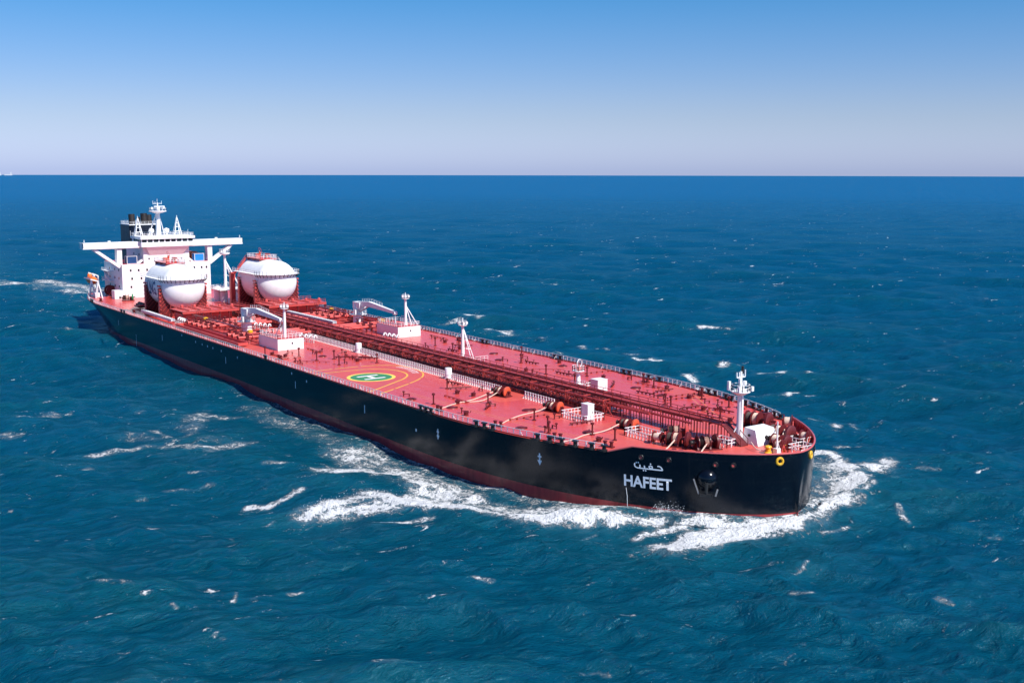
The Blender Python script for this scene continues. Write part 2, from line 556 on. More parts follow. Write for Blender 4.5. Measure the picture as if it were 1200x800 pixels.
# ------------------------------------------------------------------ the sea
# foam lines on the water: (points in metres, half width, strength, kind)
FOAM = [
 ([(137.2,34.2),(138.9,35.3),(142.3,34.4),(146.2,32.1),(150.2,29.1),(154.4,24.8),(158.5,18.9),(161.8,12.7),(164.0,7.2),(165.3,1.8),(164.4,-3.5),(163.4,-8.9),(162.0,-13.8),(161.0,-18.9),(160.4,-22.7),(159.8,-26.4)],2.4,1.15,'crest'),
 ([(144.0,32.3),(151.8,25.0),(156.5,18.9),(160.6,10.9),(162.8,3.9),(162.7,-1.2)],3.5,0.75,''),
 ([(159.1,-3.0),(156.5,-7.5),(154.0,-12.7),(150.5,-17.0),(146.2,-20.6),(140.7,-23.3)],1.5,0.8,''),
 ([(163.3,1.3),(162.9,-3.4),(160.7,-8.0),(158.0,-11.0)],1.7,0.8,''),
 ([(142.8,30.6),(149.7,24.2),(155.2,17.0),(159.3,9.2)],4.7,0.55,''),
 ([(160.6,-13.6),(156.0,-13.9),(155.2,-19.7),(154.4,-24.6),(154.7,-27.2)],1.6,0.85,''),
 ([(160.9,16.8),(161.9,18.2),(160.6,22.8)],1.7,0.95,''),
 ([(112.7,-63.2),(111.5,-59.8),(110.8,-55.4),(110.3,-49.7),(115.3,-46.2),(119.7,-43.7),(123.9,-41.2),(130.1,-40.1),(134.5,-38.0),(140.0,-33.5),(144.7,-28.4),(149.0,-23.0),(152.1,-19.4)],2.0,1.1,'crest2'),
 ([(113.3,-59.8),(114.3,-54.0),(114.9,-47.7),(117.0,-42.1),(121.7,-39.8)],3.2,0.8,''),
 ([(122.0,-54.9),(125.3,-52.0),(126.9,-47.2)],1.1,0.9,''),
 ([(125.6,-40.6),(126.4,-37.7),(129.7,-37.3)],0.9,0.7,''),
 ([(81.6,-36.6),(95.6,-36.7),(110.7,-36.5),(123.0,-35.4),(131.4,-32.3),(137.5,-28.0),(143.4,-23.7)],4.5,0.62,''),
 ([(30.1,-36.6),(51.1,-37.5),(68.8,-37.9),(85.9,-38.9)],5.9,0.45,''),
 ([(94.7,-48.9),(94.1,-43.3),(99.5,-38.9),(110.3,-38.0),(119.0,-36.3)],3.7,0.68,''),
 ([(80.9,-40.1),(92.8,-40.7),(103.3,-42.0)],3.5,0.5,''),
 ([(121.2,-34.2),(128.9,-32.3),(137.8,-30.0),(144.1,-26.1)],2.2,0.7,''),
 ([(54.4,-80.2),(54.0,-75.9),(55.3,-70.3),(59.5,-65.6),(65.5,-60.7),(64.1,-52.6)],3.6,0.72,''),
 ([(41.6,-64.3),(46.2,-63.3),(52.9,-63.3)],2.9,0.72,''),
 ([(28.6,-49.0),(37.4,-53.9),(46.8,-58.3),(51.9,-62.0)],3.5,0.6,''),
 ([(44.0,-69.3),(55.6,-66.0),(59.2,-58.3)],6.2,0.4,''),
 ([(35.2,-46.0),(35.1,-42.9)],2.6,0.5,''),
 ([(66.4,-86.0),(65.2,-84.4)],1.8,0.8,''),
 ([(18.1,-60.5),(17.7,-59.4)],1.8,0.9,''),
 ([(12.6,-86.2),(12.3,-81.9),(9.4,-78.0)],3.5,0.6,''),
 ([(22.3,-91.8),(25.6,-89.9)],3.1,0.6,''),
 ([(82.9,-57.0),(84.6,-54.6)],1.5,0.8,''),
 ([(85.0,-77.0),(86.2,-74.3),(87.8,-70.1)],1.6,0.5,''),
 ([(87.2,-82.5),(87.2,-81.5)],1.5,0.6,''),
 ([(100.4,-68.4),(103.2,-66.2),(101.9,-61.6),(101.2,-58.8)],1.6,0.9,''),
 ([(114.5,-76.8),(119.8,-78.2)],0.6,0.4,''),
 ([(79.2,-71.0),(82.3,-65.6)],1.4,0.5,''),
 ([(151.7,34.4),(149.4,38.7),(149.0,41.6)],2.4,0.85,''),
 ([(148.1,34.7),(147.8,37.7)],1.8,0.6,''),
 ([(169.9,18.2),(171.9,16.8),(173.6,15.9)],0.9,0.68,''),
 ([(113.1,65.2),(113.8,67.9)],1.9,0.7,''),
 ([(118.9,65.5),(121.1,64.0)],2.1,1.0,''),
 ([(119.4,69.4),(124.8,64.8)],1.7,0.7,''),
 ([(132.1,48.3),(133.6,50.5),(137.0,48.7)],1.4,0.7,''),
 ([(169.5,-0.9),(170.5,2.0),(170.0,5.2)],0.9,0.9,''),
 ([(176.8,-13.1),(177.9,-15.4),(178.2,-16.9)],0.9,1.0,''),
 ([(182.5,-22.9),(183.9,-22.0),(184.2,-21.1)],0.7,0.85,''),
 ([(166.2,-10.1),(166.8,-7.8)],0.8,0.8,''),
 ([(155.9,43.6),(158.5,45.2)],1.2,0.55,''),
 ([(179.1,24.5),(180.1,25.2)],0.7,0.7,''),
 ([(184.6,20.6),(185.8,21.5)],0.6,0.7,''),
 ([(196.2,-9.7),(197.2,-8.9)],0.8,0.6,''),
 ([(168.0,7.2),(169.3,6.6)],0.6,0.6,''),
 ([(159.5,-25.4),(162.8,-25.0),(163.5,-23.9)],0.7,0.45,''),
 ([(172.0,-21.9),(173.2,-16.9)],0.7,0.4,''),
 ([(149.6,-30.7),(151.8,-35.0)],0.6,0.6,''),
 ([(166.5,-50.6),(188.3,-60.1)],0.5,0.2,''),
 ([(186.9,-65.3),(187.7,-62.2),(189.0,-61.8)],0.6,0.6,''),
 ([(177.0,-49.1),(178.0,-48.2)],0.4,0.7,''),
 ([(145.6,-80.3),(145.7,-79.1)],0.6,0.7,''),
 ([(144.1,-96.1),(145.0,-96.0)],0.5,0.8,''),
 ([(154.9,-56.7),(157.1,-56.0)],0.6,0.7,''),
 ([(142.1,-86.3),(145.4,-88.2)],0.4,0.6,''),
 ([(-77.2,81.3),(-77.4,85.2),(-80.2,90.0)],4.4,0.8,''),
 ([(-49.7,84.4),(-49.4,88.7),(-45.6,90.4)],4.9,0.9,''),
 ([(-94.1,102.1),(-88.4,100.8),(-82.9,99.5)],3.1,1.1,''),
 ([(-73.5,95.2),(-74.7,97.9)],2.2,0.9,''),
 ([(-32.8,97.4),(-29.4,98.5),(-26.6,98.9)],2.3,1.1,''),
 ([(29.4,87.1),(30.8,89.2),(35.5,87.7)],3.1,1.0,''),
 ([(46.3,70.3),(51.1,72.4),(57.0,71.6)],3.6,0.75,''),
 ([(-8.2,148.1),(-3.9,150.5),(0.1,152.4)],2.4,1.1,''),
 ([(56.8,78.2),(60.8,77.0)],2.4,0.95,''),
 ([(67.5,73.2),(70.6,73.3)],2.2,0.9,''),
 ([(56.8,92.5),(54.8,97.3),(54.4,99.2)],2.6,0.9,''),
 ([(68.3,94.7),(69.9,97.0),(73.5,97.5)],2.4,0.95,''),
 ([(90.8,79.8),(89.1,83.3),(87.1,86.6)],1.7,1.1,''),
 ([(85.0,73.4),(87.2,76.6)],1.9,0.7,''),
 ([(97.1,60.9),(100.3,62.1),(102.2,63.0)],1.8,0.95,''),
 ([(-5.7,90.8),(-0.2,89.1)],2.0,0.8,''),
 ([(0.3,93.0),(6.4,92.2)],1.9,0.6,''),
 ([(-17.9,175.5),(-18.2,179.5)],3.0,0.9,''),
 ([(93.8,84.1),(93.9,86.2)],1.0,0.8,''),
 ([(-31.1,88.7),(-22.9,89.9)],2.7,0.5,''),
 ([(14.5,91.6),(18.9,92.0)],2.3,0.6,''),
 ([(-364.0,855.0),(-369.0,876.7)],14.0,0.8,''),
 ([(64.9,212.8),(67.2,212.7)],1.9,1,''),
 ([(-173.8,206.7),(-174.9,213.0)],4.8,0.9,''),
 ([(-340.4,4.0),(-318.8,2.9),(-308.4,6.5),(-292.7,10.4),(-276.3,12.7)],6.6,0.95,''),
 ([(-269.3,-4.7),(-259.5,-0.5),(-243.6,3.4)],4.5,1.0,''),
 ([(-317.1,-21.4),(-321.1,-15.9),(-327.2,-9.3)],5.4,1.0,''),
 ([(-333.2,-18.1),(-314.5,-6.2),(-283.6,2.0),(-260.4,8.2)],14.0,0.35,'aer'),
 ([(-427.8,8.0),(-422.9,15.3)],6.9,0.9,''),
 ([(-360.9,17.7),(-363.6,22.9)],4.9,0.9,''),
]


def make_sea():
    cx, cy, cz = CAM
    dirc = PSI
    # rows: distance from the viewpoint's foot, closer together nearby; columns: bearings
    h = cz
    vs = np.concatenate([np.linspace(0.62, 0.45, 40)[:-1], np.linspace(0.45, 0.0135, 640)])   # tangent of the depression angle
    rr = h / vs
    rr = np.concatenate([[6, 20, 40, 60, 75], rr, np.geomspace(rr[-1] * 1.05, 42000, 46)])
    a_f = np.linspace(-R(34), R(34), 1000)
    a_c = np.linspace(R(34), 2 * math.pi - R(34), 120)[1:-1]
    ang = np.concatenate([a_f, a_c]) + dirc
    nr, na = len(rr), len(ang)
    RR, AA = np.meshgrid(rr, ang, indexing='ij')
    X = cx + RR * np.cos(AA)
    Y = cy + RR * np.sin(AA)
    dr = np.gradient(rr)[:, None] * np.ones_like(X)
    # wind sea and swell: many trains round one heading, sharpened crests
    g = np.random.default_rng(11)
    Z = np.zeros_like(X)
    DX = np.zeros_like(X)
    DY = np.zeros_like(X)
    wind = PSI - R(12)
    comps = []
    for lam0, n, amp in ((92, 5, 0.22), (58, 9, 0.21), (36, 14, 0.21), (22, 20, 0.18), (13, 26, 0.104), (8, 28, 0.066), (5, 28, 0.042), (3.2, 26, 0.024)):
        for i in range(n):
            lam = lam0 * g.uniform(0.75, 1.3)
            th = wind + g.normal(0, R(30) + R(12) * (lam0 < 25))
            a = amp * g.uniform(0.5, 1.2) * 1.5 / math.sqrt(n / 5)
            comps.append((2 * math.pi / lam, th, a, g.uniform(0, 2 * math.pi)))
    # gusts: patches of rougher and calmer water
    gust = 1.0 + 0.28 * np.sin(X / 61 + 1.3 + 0.8 * np.sin(Y / 83)) * np.sin(Y / 47 + 0.7 * np.sin(X / 71 + 2))
    for k, th, a, ph in comps:
        lam = 2 * math.pi / k
        fade = np.clip((lam / (dr * 2.6)) - 0.6, 0, 1)
        if lam < 20:
            fade = fade * gust
        phs = k * (X * math.cos(th) + Y * math.sin(th)) + ph
        s, c = np.sin(phs), np.cos(phs)
        Z += a * fade * c
        q = min(0.75, 0.9)
        DX -= q * a * fade * s * math.cos(th)
        DY -= q * a * fade * s * math.sin(th)
    crest = np.clip(Z / 1.5, -1, 2)
    # close to the ship
    hullw = np.interp(X, np.linspace(STERN - 2, BOW + 2, 300), [max(hb(min(max(x, STERN), BOW), 0.3), 0.0) if STERN <= x <= BOW else 0 for x in np.linspace(STERN - 2, BOW + 2, 300)])
    foam = np.zeros_like(X)
    aer = np.zeros_like(X)
    rise = np.zeros_like(X)
    near = (np.abs(X - 60) < 420) & (RR < 2500)
    nx, ny = X[near], Y[near]
    wob = 1.2 * np.sin(nx / 5.1 + ny / 7.3) + 0.8 * np.sin(nx / 2.3 - ny / 3.1) + 0.5 * np.sin(nx / 1.1 + ny / 1.4 + 1)
    f_n = np.zeros_like(nx)
    a_n = np.zeros_like(nx)
    r_n = np.zeros_like(nx)
    for pts, w, s, kind in FOAM:
        P = np.array(pts, float)
        if P[:, 1].mean() > 40:
            w, s = w * 0.7, s * 0.92
        elif not kind and (P[:, 0].mean() > 161 or P[:, 1].mean() < -62) and w > 0.8:
            w, s = w * 0.62, s * 0.9
        elif P[:, 0].mean() < 85 and P[:, 1].mean() < -45:
            s = s * 0.90
        lo, hi = P.min(0) - 8 * w - 6, P.max(0) + 8 * w + 6
        sel = (nx > lo[0]) & (nx < hi[0]) & (ny > lo[1]) & (ny < hi[1])
        if not sel.any():
            continue
        bx, by = nx[sel], ny[sel]
        bd = np.full_like(bx, 1e9)
        for p, q in zip(P[:-1], P[1:]):
            d = q - p
            L2 = max(d @ d, 1e-6)
            t = np.clip(((bx - p[0]) * d[0] + (by - p[1]) * d[1]) / L2, 0, 1)
            bd = np.minimum(bd, np.hypot(bx - p[0] - t * d[0], by - p[1] - t * d[1]))
        wb = bd + wob[sel] * min(0.3 * w, 0.9)
        core = np.exp(-(np.maximum(wb, 0) / ((1.18 if kind.startswith('crest') else 1.0) * w)) ** 2)
        halo = np.exp(-(np.maximum(wb, 0) / (3.2 * w)) ** 2)
        if kind == 'aer':
            a_n[sel] = np.maximum(a_n[sel], core)
            f_n[sel] = np.maximum(f_n[sel], s * core)
        else:
            s = (s * (0.97 if kind == 'crest' else 0.90) if kind.startswith('crest') else min(s, 1.04) * (1.02 if P[0][0] > 80 and w > 1.4 and -50 < P[:, 1].mean() < 40 else (0.62 if P[0][0] < -150 else 0.80)))
            f_n[sel] = np.maximum(f_n[sel], np.maximum(s * core, 0.22 * min(1, s) * halo))
            a_n[sel] = np.maximum(a_n[sel], 0.6 * halo * min(1, s))
            if kind.startswith('crest'):
                hgt = 1.0 if kind == 'crest' else 0.8
                r_n[sel] = np.maximum(r_n[sel], hgt * np.exp(-(bd / (1.9 * w)) ** 2))
    foam[near], aer[near], rise[near] = f_n, a_n, r_n
    # aerated wash along both sides and astern
    side = np.abs(Y) - hullw
    along = (X < BOW) & (X > STERN)
    wash = np.where(along, np.exp(-np.maximum(side, 0) / 5.0), 0) * np.clip((X + 60) / 120, 0, 1)
    foam = np.maximum(foam, 0.50 * wash)
    aft = np.where(X < STERN, np.exp(-(Y / 24) ** 2) * np.exp((X - STERN) / 260), 0)
    aer = np.maximum(aer, 0.75 * aft)
    foam = np.maximum(foam, 0.22 * aft)
    # bow wave heaped against the stem
    bowd = np.hypot(X - 158, Y)
    sidep = np.exp(-(np.maximum(side, 0) / 8.0) ** 2) * np.clip((BOW + 9 - X) / 9, 0, 1)
    rise = np.maximum(rise, 1.1 * sidep * np.clip((X - 126) / 26, 0, 1)) - 0.8 * sidep * np.exp(-((X - 100) / 17) ** 2) + 0.45 * sidep * np.clip((45 - X) / 30, 0, 1)
    # the ship smooths the chop close alongside aft
    lee = np.where(along, np.exp(-np.maximum(side, 0) / 9), 0)
    Z = Z * (1 - 0.55 * lee) + rise
    damp = 1 - 0.7 * lee
    DX *= damp
    DY *= damp
    # breaking crests: the highest, steepest tops
    brk = np.clip((Z - 2.15) / 0.5, 0, 1) * np.clip((520 - RR) / 200, 0, 1) * 0.5
    foam = np.maximum(foam, brk)
    # nothing rises inside the hull
    inside = along & (side < -1.2)
    Z = np.where(inside, -2.5, Z)
    foam = np.where(inside, 0, foam)
    Xd = np.where(lee > 0.5, X, X + DX)
    Yd = np.where(lee > 0.5, Y, Y + DY)
    Zc = Z - RR ** 2 / (2 * 6371000.0 * 1.1)
    co = np.stack([Xd, Yd, Zc], -1).reshape(-1, 3).astype(np.float32)
    nv = nr * na
    co = np.concatenate([co, np.array([[cx, cy, 0]], np.float32)])
    i, j = np.meshgrid(np.arange(nr - 1), np.arange(na), indexing='ij')
    j2 = (j + 1) % na
    quads = np.stack([i * na + j, (i + 1) * na + j, (i + 1) * na + j2, i * na + j2], -1).reshape(-1, 4)
    jj = np.arange(na)
    tris = np.stack([np.full(na, nv), jj, (jj + 1) % na], -1)
    me = bpy.data.meshes.new('sea')
    nq, ntr = len(quads), len(tris)
    me.vertices.add(nv + 1)
    me.vertices.foreach_set('co', co.ravel())
    me.loops.add(nq * 4 + ntr * 3)
    me.loops.foreach_set('vertex_index', np.concatenate([quads.ravel(), tris.ravel()]).astype(np.int32))
    me.polygons.add(nq + ntr)
    me.polygons.foreach_set('loop_start', np.concatenate([np.arange(nq) * 4, nq * 4 + np.arange(ntr) * 3]).astype(np.int32))
    me.update(calc_edges=True)
    me.validate()
    me.polygons.foreach_set('use_smooth', np.ones(len(me.polygons), bool))
    for nm, arr in (('foam', foam), ('aer', aer), ('crest', crest)):
        at = me.attributes.new(nm, 'FLOAT', 'POINT')
        at.data.foreach_set('value', np.concatenate([arr.ravel(), [0.0]]).astype(np.float32))
    o = bpy.data.objects.new('sea', me)
    COL.objects.link(o)
    tag(o, 'deep blue open sea with whitecaps', None, None, 'structure')
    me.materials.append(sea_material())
    return o


def sea_material():
    mt = bpy.data.materials.new('sea_water')
    mt.use_nodes = True
    nt = mt.node_tree
    L = nt.links.new
    b = nt.nodes['Principled BSDF']
    geo = N(nt, 'ShaderNodeNewGeometry')

    def attr(n):
        a = N(nt, 'ShaderNodeAttribute')
        a.attribute_name = n
        return a.outputs['Fac']

    def noise(sc, det, st=(1, 1, 1), rough=0.6, rot=0.0, dist=0.0, vec=None):
        mp = N(nt, 'ShaderNodeMapping')
        mp.inputs['Scale'].default_value = st
        mp.inputs['Rotation'].default_value = (0, 0, rot)
        n = N(nt, 'ShaderNodeTexNoise')
        n.inputs['Scale'].default_value = sc
        n.inputs['Detail'].default_value = det
        n.inputs['Roughness'].default_value = rough
        n.inputs['Distortion'].default_value = dist
        L(geo.outputs['Position'] if vec is None else vec, mp.inputs[0])
        L(mp.outputs[0], n.inputs['Vector'])
        return n

    def ramp(n, a, b_, lo, hi, smooth=True):
        r = N(nt, 'ShaderNodeMapRange')
        if smooth:
            r.interpolation_type = 'SMOOTHSTEP'
        r.inputs[1].default_value, r.inputs[2].default_value = a, b_
        r.inputs[3].default_value, r.inputs[4].default_value = lo, hi
        L(n, r.inputs[0])
        return r.outputs[0]

    def mth(op, a, b_=None, c=None):
        n = N(nt, 'ShaderNodeMath', operation=op)
        for i, v in enumerate((a, b_, c)):
            if v is None:
                continue
            if isinstance(v, (int, float)):
                n.inputs[i].default_value = v
            else:
                L(v, n.inputs[i])
        return n.outputs[0]

    foam_a, aer_a, crest_a = attr('foam'), attr('aer'), attr('crest')
    WR = -(PSI - R(12))          # texture x axis along the wind
    # ---- foam: dense cores, torn lace at the edges
    warp = noise(0.25, 4)
    wv = N(nt, 'ShaderNodeVectorMath', operation='MULTIPLY_ADD')
    L(warp.outputs['Color'], wv.inputs[0])
    wv.inputs[1].default_value = (3.2, 3.2, 0)
    L(geo.outputs['Position'], wv.inputs[2])
    flat = N(nt, 'ShaderNodeVectorMath', operation='MULTIPLY')
    flat.inputs[1].default_value = (1, 1, 0)
    L(wv.outputs[0], flat.inputs[0])

    def lace(sc, rnd=1.0):
        v = N(nt, 'ShaderNodeTexVoronoi', feature='DISTANCE_TO_EDGE')
        v.inputs['Scale'].default_value = sc
        L(flat.outputs[0], v.inputs['Vector'])
        return v.outputs['Distance']
    l1 = ramp(lace(0.34), 0.0, 0.34, 1, 0)
    l2 = ramp(lace(0.9), 0.0, 0.34, 1, 0)
    l3 = ramp(lace(2.3), 0.0, 0.36, 1, 0)
    fb = noise(0.55, 9, (1, 1, 1), 0.68, 0, 0.6).outputs[0]
    fb2 = noise(0.12, 5, (1, 1, 1), 0.6, 0, 0.4).outputs[0]
    fb3 = noise(0.26, 6, (1, 1, 1), 0.62, 0, 0.5).outputs[0]
    fine = noise(2.2, 5, (1, 1, 1), 0.7, 0, 0.3).outputs[0]
    pat = mth('ADD', mth('MULTIPLY', l1, 0.20), mth('ADD', mth('MULTIPLY', l2, 0.22), mth('MULTIPLY', l3, 0.18)))
    pat = mth('ADD', pat, mth('MULTIPLY', ramp(fb, 0.28, 0.72, 0, 1, False), 0.46))
    pat = mth('ADD', pat, mth('MULTIPLY', mth('SUBTRACT', fb2, 0.5), 0.35))
    pat = mth('ADD', pat, mth('MULTIPLY', mth('SUBTRACT', fb3, 0.5), 1.0))
    pat = mth('ADD', pat, mth('MULTIPLY', mth('SUBTRACT', fine, 0.5), 0.8))
    # small wind-driven whitecaps everywhere, sparse, longer across the wind
    wc = noise(0.030, 3, (1.0, 0.55, 1), 0.5, WR, 0.5).outputs[0]
    wc2 = noise(0.30, 6, (1.0, 0.42, 1), 0.66, WR, 0.5).outputs[0]
    wcm = mth('MULTIPLY', ramp(wc, 0.45, 0.66, 0.45, 1), ramp(wc2, 0.60, 0.76, 0, 1.25))
    dens = mth('MAXIMUM', foam_a, mth('MULTIPLY', wcm, 1.0))
    thr = mth('SUBTRACT', 1.02, dens)
    df = mth('SUBTRACT', pat, thr)
    mask = ramp(df, 0.0, 0.34, 0, 1)
    haze_f = mth('MULTIPLY', ramp(df, -0.5, 0.15, 0, 0.10), ramp(dens, 0.1, 0.5, 0, 1))
    mask = mth('MAXIMUM', mask, haze_f)

    # ---- water body: blue, greener where waves heap up, milky turquoise in the wake
    big = noise(0.010, 4, (1, 0.6, 1), 0.55, WR).outputs[0]
    c1 = N(nt, 'ShaderNodeMixRGB')
    L(ramp(big, 0.35, 0.65, 0, 1), c1.inputs[0])
    c1.inputs[1].default_value = (0.0003, 0.047, 0.077, 1)
    c1.inputs[2].default_value = (0.0003, 0.053, 0.096, 1)
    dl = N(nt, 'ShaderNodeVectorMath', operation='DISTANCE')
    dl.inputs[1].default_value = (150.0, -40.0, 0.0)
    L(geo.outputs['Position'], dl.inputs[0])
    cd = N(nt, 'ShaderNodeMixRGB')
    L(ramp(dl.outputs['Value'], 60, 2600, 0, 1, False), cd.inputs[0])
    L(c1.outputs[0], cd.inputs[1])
    cd.inputs[2].default_value = (0.0003, 0.084, 0.205, 1)     # blue sky reflected far off, put into the water colour
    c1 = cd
    c2 = N(nt, 'ShaderNodeMixRGB')
    L(ramp(crest_a, 0.1, 1.2, 0, 0.55), c2.inputs[0])
    L(c1.outputs[0], c2.inputs[1])
    c2.inputs[2].default_value = (0.002, 0.060, 0.085, 1)
    c3 = N(nt, 'ShaderNodeMixRGB')
    L(mth('MULTIPLY', aer_a, ramp(fb2, 0.3, 0.7, 0.1, 0.7)), c3.inputs[0])
    L(c2.outputs[0], c3.inputs[1])
    c3.inputs[2].default_value = (0.006, 0.120, 0.170, 1)
    c4 = N(nt, 'ShaderNodeMixRGB')
    L(mask, c4.inputs[0])
    L(c3.outputs[0], c4.inputs[1])
    c4.inputs[2].default_value = (0.80, 0.82, 0.84, 1)

    # ---- ripples: bump near, slope jitter standing for the chop too small to model far off
    r1 = noise(0.16, 5, (1.0, 0.5, 1), 0.6, WR, 0.3)
    r2 = noise(0.62, 6, (1.0, 0.55, 1), 0.62, WR, 0.3)
    r3 = noise(2.4, 4, (1.0, 0.7, 1), 0.6, WR)
    def ridge(n):
        return mth('SUBTRACT', 1.0, mth('MULTIPLY', mth('ABSOLUTE', mth('SUBTRACT', n.outputs[0], 0.5)), 2.0))
    r2r, r1r, r3r = ridge(r2), ridge(r1), ridge(r3)
    hgt = mth('ADD', mth('ADD', mth('MULTIPLY', r1.outputs[0], 0.7), mth('MULTIPLY', r1r, 0.5)), mth('ADD', mth('ADD', mth('MULTIPLY', r2.outputs[0], 0.35), mth('MULTIPLY', r2r, 0.45)), mth('MULTIPLY', r3r, 0.12)))
    hgt = mth('ADD', hgt, mth('MULTIPLY', mask, mth('MULTIPLY', pat, 0.7)))
    bp = N(nt, 'ShaderNodeBump')
    bp.inputs['Strength'].default_value = 1.0
    bp.inputs['Distance'].default_value = 1.0
    L(hgt, bp.inputs['Height'])
    far = ramp(dl.outputs['Value'], 250, 1700, 0.08, 1.0)
    jn = noise(0.13, 6, (1.0, 0.4, 1), 0.8, WR)
    jv = N(nt, 'ShaderNodeVectorMath', operation='SUBTRACT')
    L(jn.outputs['Color'], jv.inputs[0])
    jv.inputs[1].default_value = (0.5, 0.5, 0.5)
    js = N(nt, 'ShaderNodeVectorMath', operation='SCALE')
    L(jv.outputs[0], js.inputs[0])
    L(mth('MULTIPLY', far, 2.2), js.inputs['Scale'])
    jf = N(nt, 'ShaderNodeVectorMath', operation='MULTIPLY')
    L(js.outputs[0], jf.inputs[0])
    jf.inputs[1].default_value = (1, 1, 0)
    na = N(nt, 'ShaderNodeVectorMath', operation='ADD')
    L(bp.outputs[0], na.inputs[0])
    L(jf.outputs[0], na.inputs[1])
    nn = N(nt, 'ShaderNodeVectorMath', operation='NORMALIZE')
    L(na.outputs[0], nn.inputs[0])
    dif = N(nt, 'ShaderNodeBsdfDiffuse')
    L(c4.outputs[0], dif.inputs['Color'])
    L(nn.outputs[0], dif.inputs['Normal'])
    glo = N(nt, 'ShaderNodeBsdfGlossy')
    glo.inputs['Color'].default_value = (0.34, 0.76, 1.0, 1)
    glo.inputs['Roughness'].default_value = 0.14
    L(nn.outputs[0], glo.inputs['Normal'])
    fr = N(nt, 'ShaderNodeFresnel')
    fr.inputs['IOR'].default_value = 1.333
    L(nn.outputs[0], fr.inputs['Normal'])
    fac = mth('MULTIPLY', mth('MINIMUM', mth('MULTIPLY', fr.outputs[0], 1.0), 0.27), mth('SUBTRACT', 1.0, mask))
    ms = N(nt, 'ShaderNodeMixShader')
    L(fac, ms.inputs[0])
    L(dif.outputs[0], ms.inputs[1])
    L(glo.outputs[0], ms.inputs[2])
    L(ms.outputs[0], nt.nodes['Material Output'].inputs['Surface'])
    nt.nodes.remove(b)
    return mt


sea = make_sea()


# ================================================================== the tanker
ship = thing('tanker', (0, 0, 0), 'huge black hulled oil tanker with a red deck, steaming across the open sea', 'tanker')

XS = sorted(set([STERN + (BOW - STERN) * i / 150 for i in range(151)] + [BOW - 30 * (1 - math.cos(i * math.pi / 80)) for i in range(41)] + [BOW - 60 * (i / 40) ** 2 for i in range(41)]))
BW0, BW1 = 141.0, 145.0      # where the bulwark rises ahead of the open rail


def bulw(x):
    return 1.35 * min(1.0, max(0.0, (x - BW0) / (BW1 - BW0)))


def make_hull():
    zs = [-4, -1.5, 0, 0.8, 1.6, 2.4, 3.0, 4, 5, 6, 7, 8, 9, D]
    vs, fs = [], []
    nz = len(zs)
    for side in (-1, 1):
        base = len(vs)
        for x in XS:
            for z in zs:
                vs.append((x, side * hb(x, z), z))
        for i in range(len(XS) - 1):
            for k in range(nz - 1):
                a = base + i * nz + k
                fs.append((a, a + nz, a + nz + 1, a + 1))
    # transom
    off = len(XS) * nz
    for k in range(nz - 1):
        fs.append((k, k + 1, off + k + 1, off + k))
    mb = MB()
    mb.add(vs, fs)
    o = mb.build('hull', M['hull'], ship, angle=50)
    bm = bmesh.new()
    bm.from_mesh(o.data)
    bmesh.ops.remove_doubles(bm, verts=bm.verts, dist=0.001)
    bmesh.ops.recalc_face_normals(bm, faces=bm.faces)
    bm.to_mesh(o.data)
    bm.free()
    o.data.shade_smooth()
    o.data.set_sharp_from_angle(angle=R(50))
    return o


make_hull()

# main deck, one sheet, with a low gutter bar at its edge
mb = MB()
n = len(XS)
vs = [(x, -w_deck(x) + 0.02, D - 0.004) for x in XS] + [(x, w_deck(x) - 0.02, D - 0.004) for x in XS]
mb.add(vs, [(i, i + 1, n + i + 1, n + i) for i in range(n - 1)])
mb.build('deck', M['deck'], ship)
for s in (-1, 1):
    mb = MB()
    pts = [(x, s * (w_deck(x) - 0.25), D + 0.10) for x in XS if x < BW0 + 1]
    for a, b in zip(pts[:-1], pts[1:]):
        mb.bar(a, b, 0.12, 0.26)
    mb.build('gutter_bar', M['redorange'], ship)

# bulwark round the bow: black outside, red inside, with stays and a cap rail
xb = [x for x in XS if x >= BW0] 
xb = [BW0] + xb
loop = [(x, -w_deck(x)) for x in xb] + [(x, w_deck(x)) for x in reversed(xb[:-1])]


def inward(i, d):
    a, b = Vector((*loop[max(i - 1, 0)], 0)), Vector((*loop[min(i + 1, len(loop) - 1)], 0))
    t = (b - a).normalized()
    nrm = Vector((-t.y, t.x, 0))
    return (loop[i][0] + nrm.x * d, loop[i][1] + nrm.y * d)


mb = MB()
nl = len(loop)
vs = []
for i, (x, y) in enumerate(loop):
    h = bulw(x)
    xi, yi = inward(i, 0.14)
    vs += [(x, y, D), (x, y, D + h + 0.02), (xi, yi, D + h + 0.02), (xi, yi, D)]
mb.m = 0
mb.add(vs, [(4 * i, 4 * i + 4, 4 * i + 5, 4 * i + 1) for i in range(nl - 1)])
mb.m = 1
mb.add(vs, [(4 * i + 2, 4 * i + 6, 4 * i + 7, 4 * i + 3) for i in range(nl - 1)] + [(4 * i + 1, 4 * i + 5, 4 * i + 6, 4 * i + 2) for i in range(nl - 1)])
for i in range(2, nl - 2, 3):
    a = inward(i, 0.15)
    b = inward(i, 0.95)
    h = bulw(loop[i][0])
    if h > 1:
        mb.add([(a[0], a[1], D + 1.2), (a[0], a[1], D + .02), (b[0], b[1], D + .02), (a[0] + .06, a[1] + .06, D + 1.2), (a[0] + .06, a[1] + .06, D + .02), (b[0] + .06, b[1] + .06, D + .02)], [(0, 1, 2), (5, 4, 3), (0, 2, 5, 3), (1, 0, 3, 4), (2, 1, 4, 5)])
mb.build('bulwark', [M['hull'], M['red']], ship, angle=30)
mb = MB()
pp = []
for i, (x, y) in enumerate(loop):
    xi, yi = inward(i, 0.07)
    pp.append((xi, yi, D + bulw(x) + 0.06))
mb.path(pp, 0.16, 8)
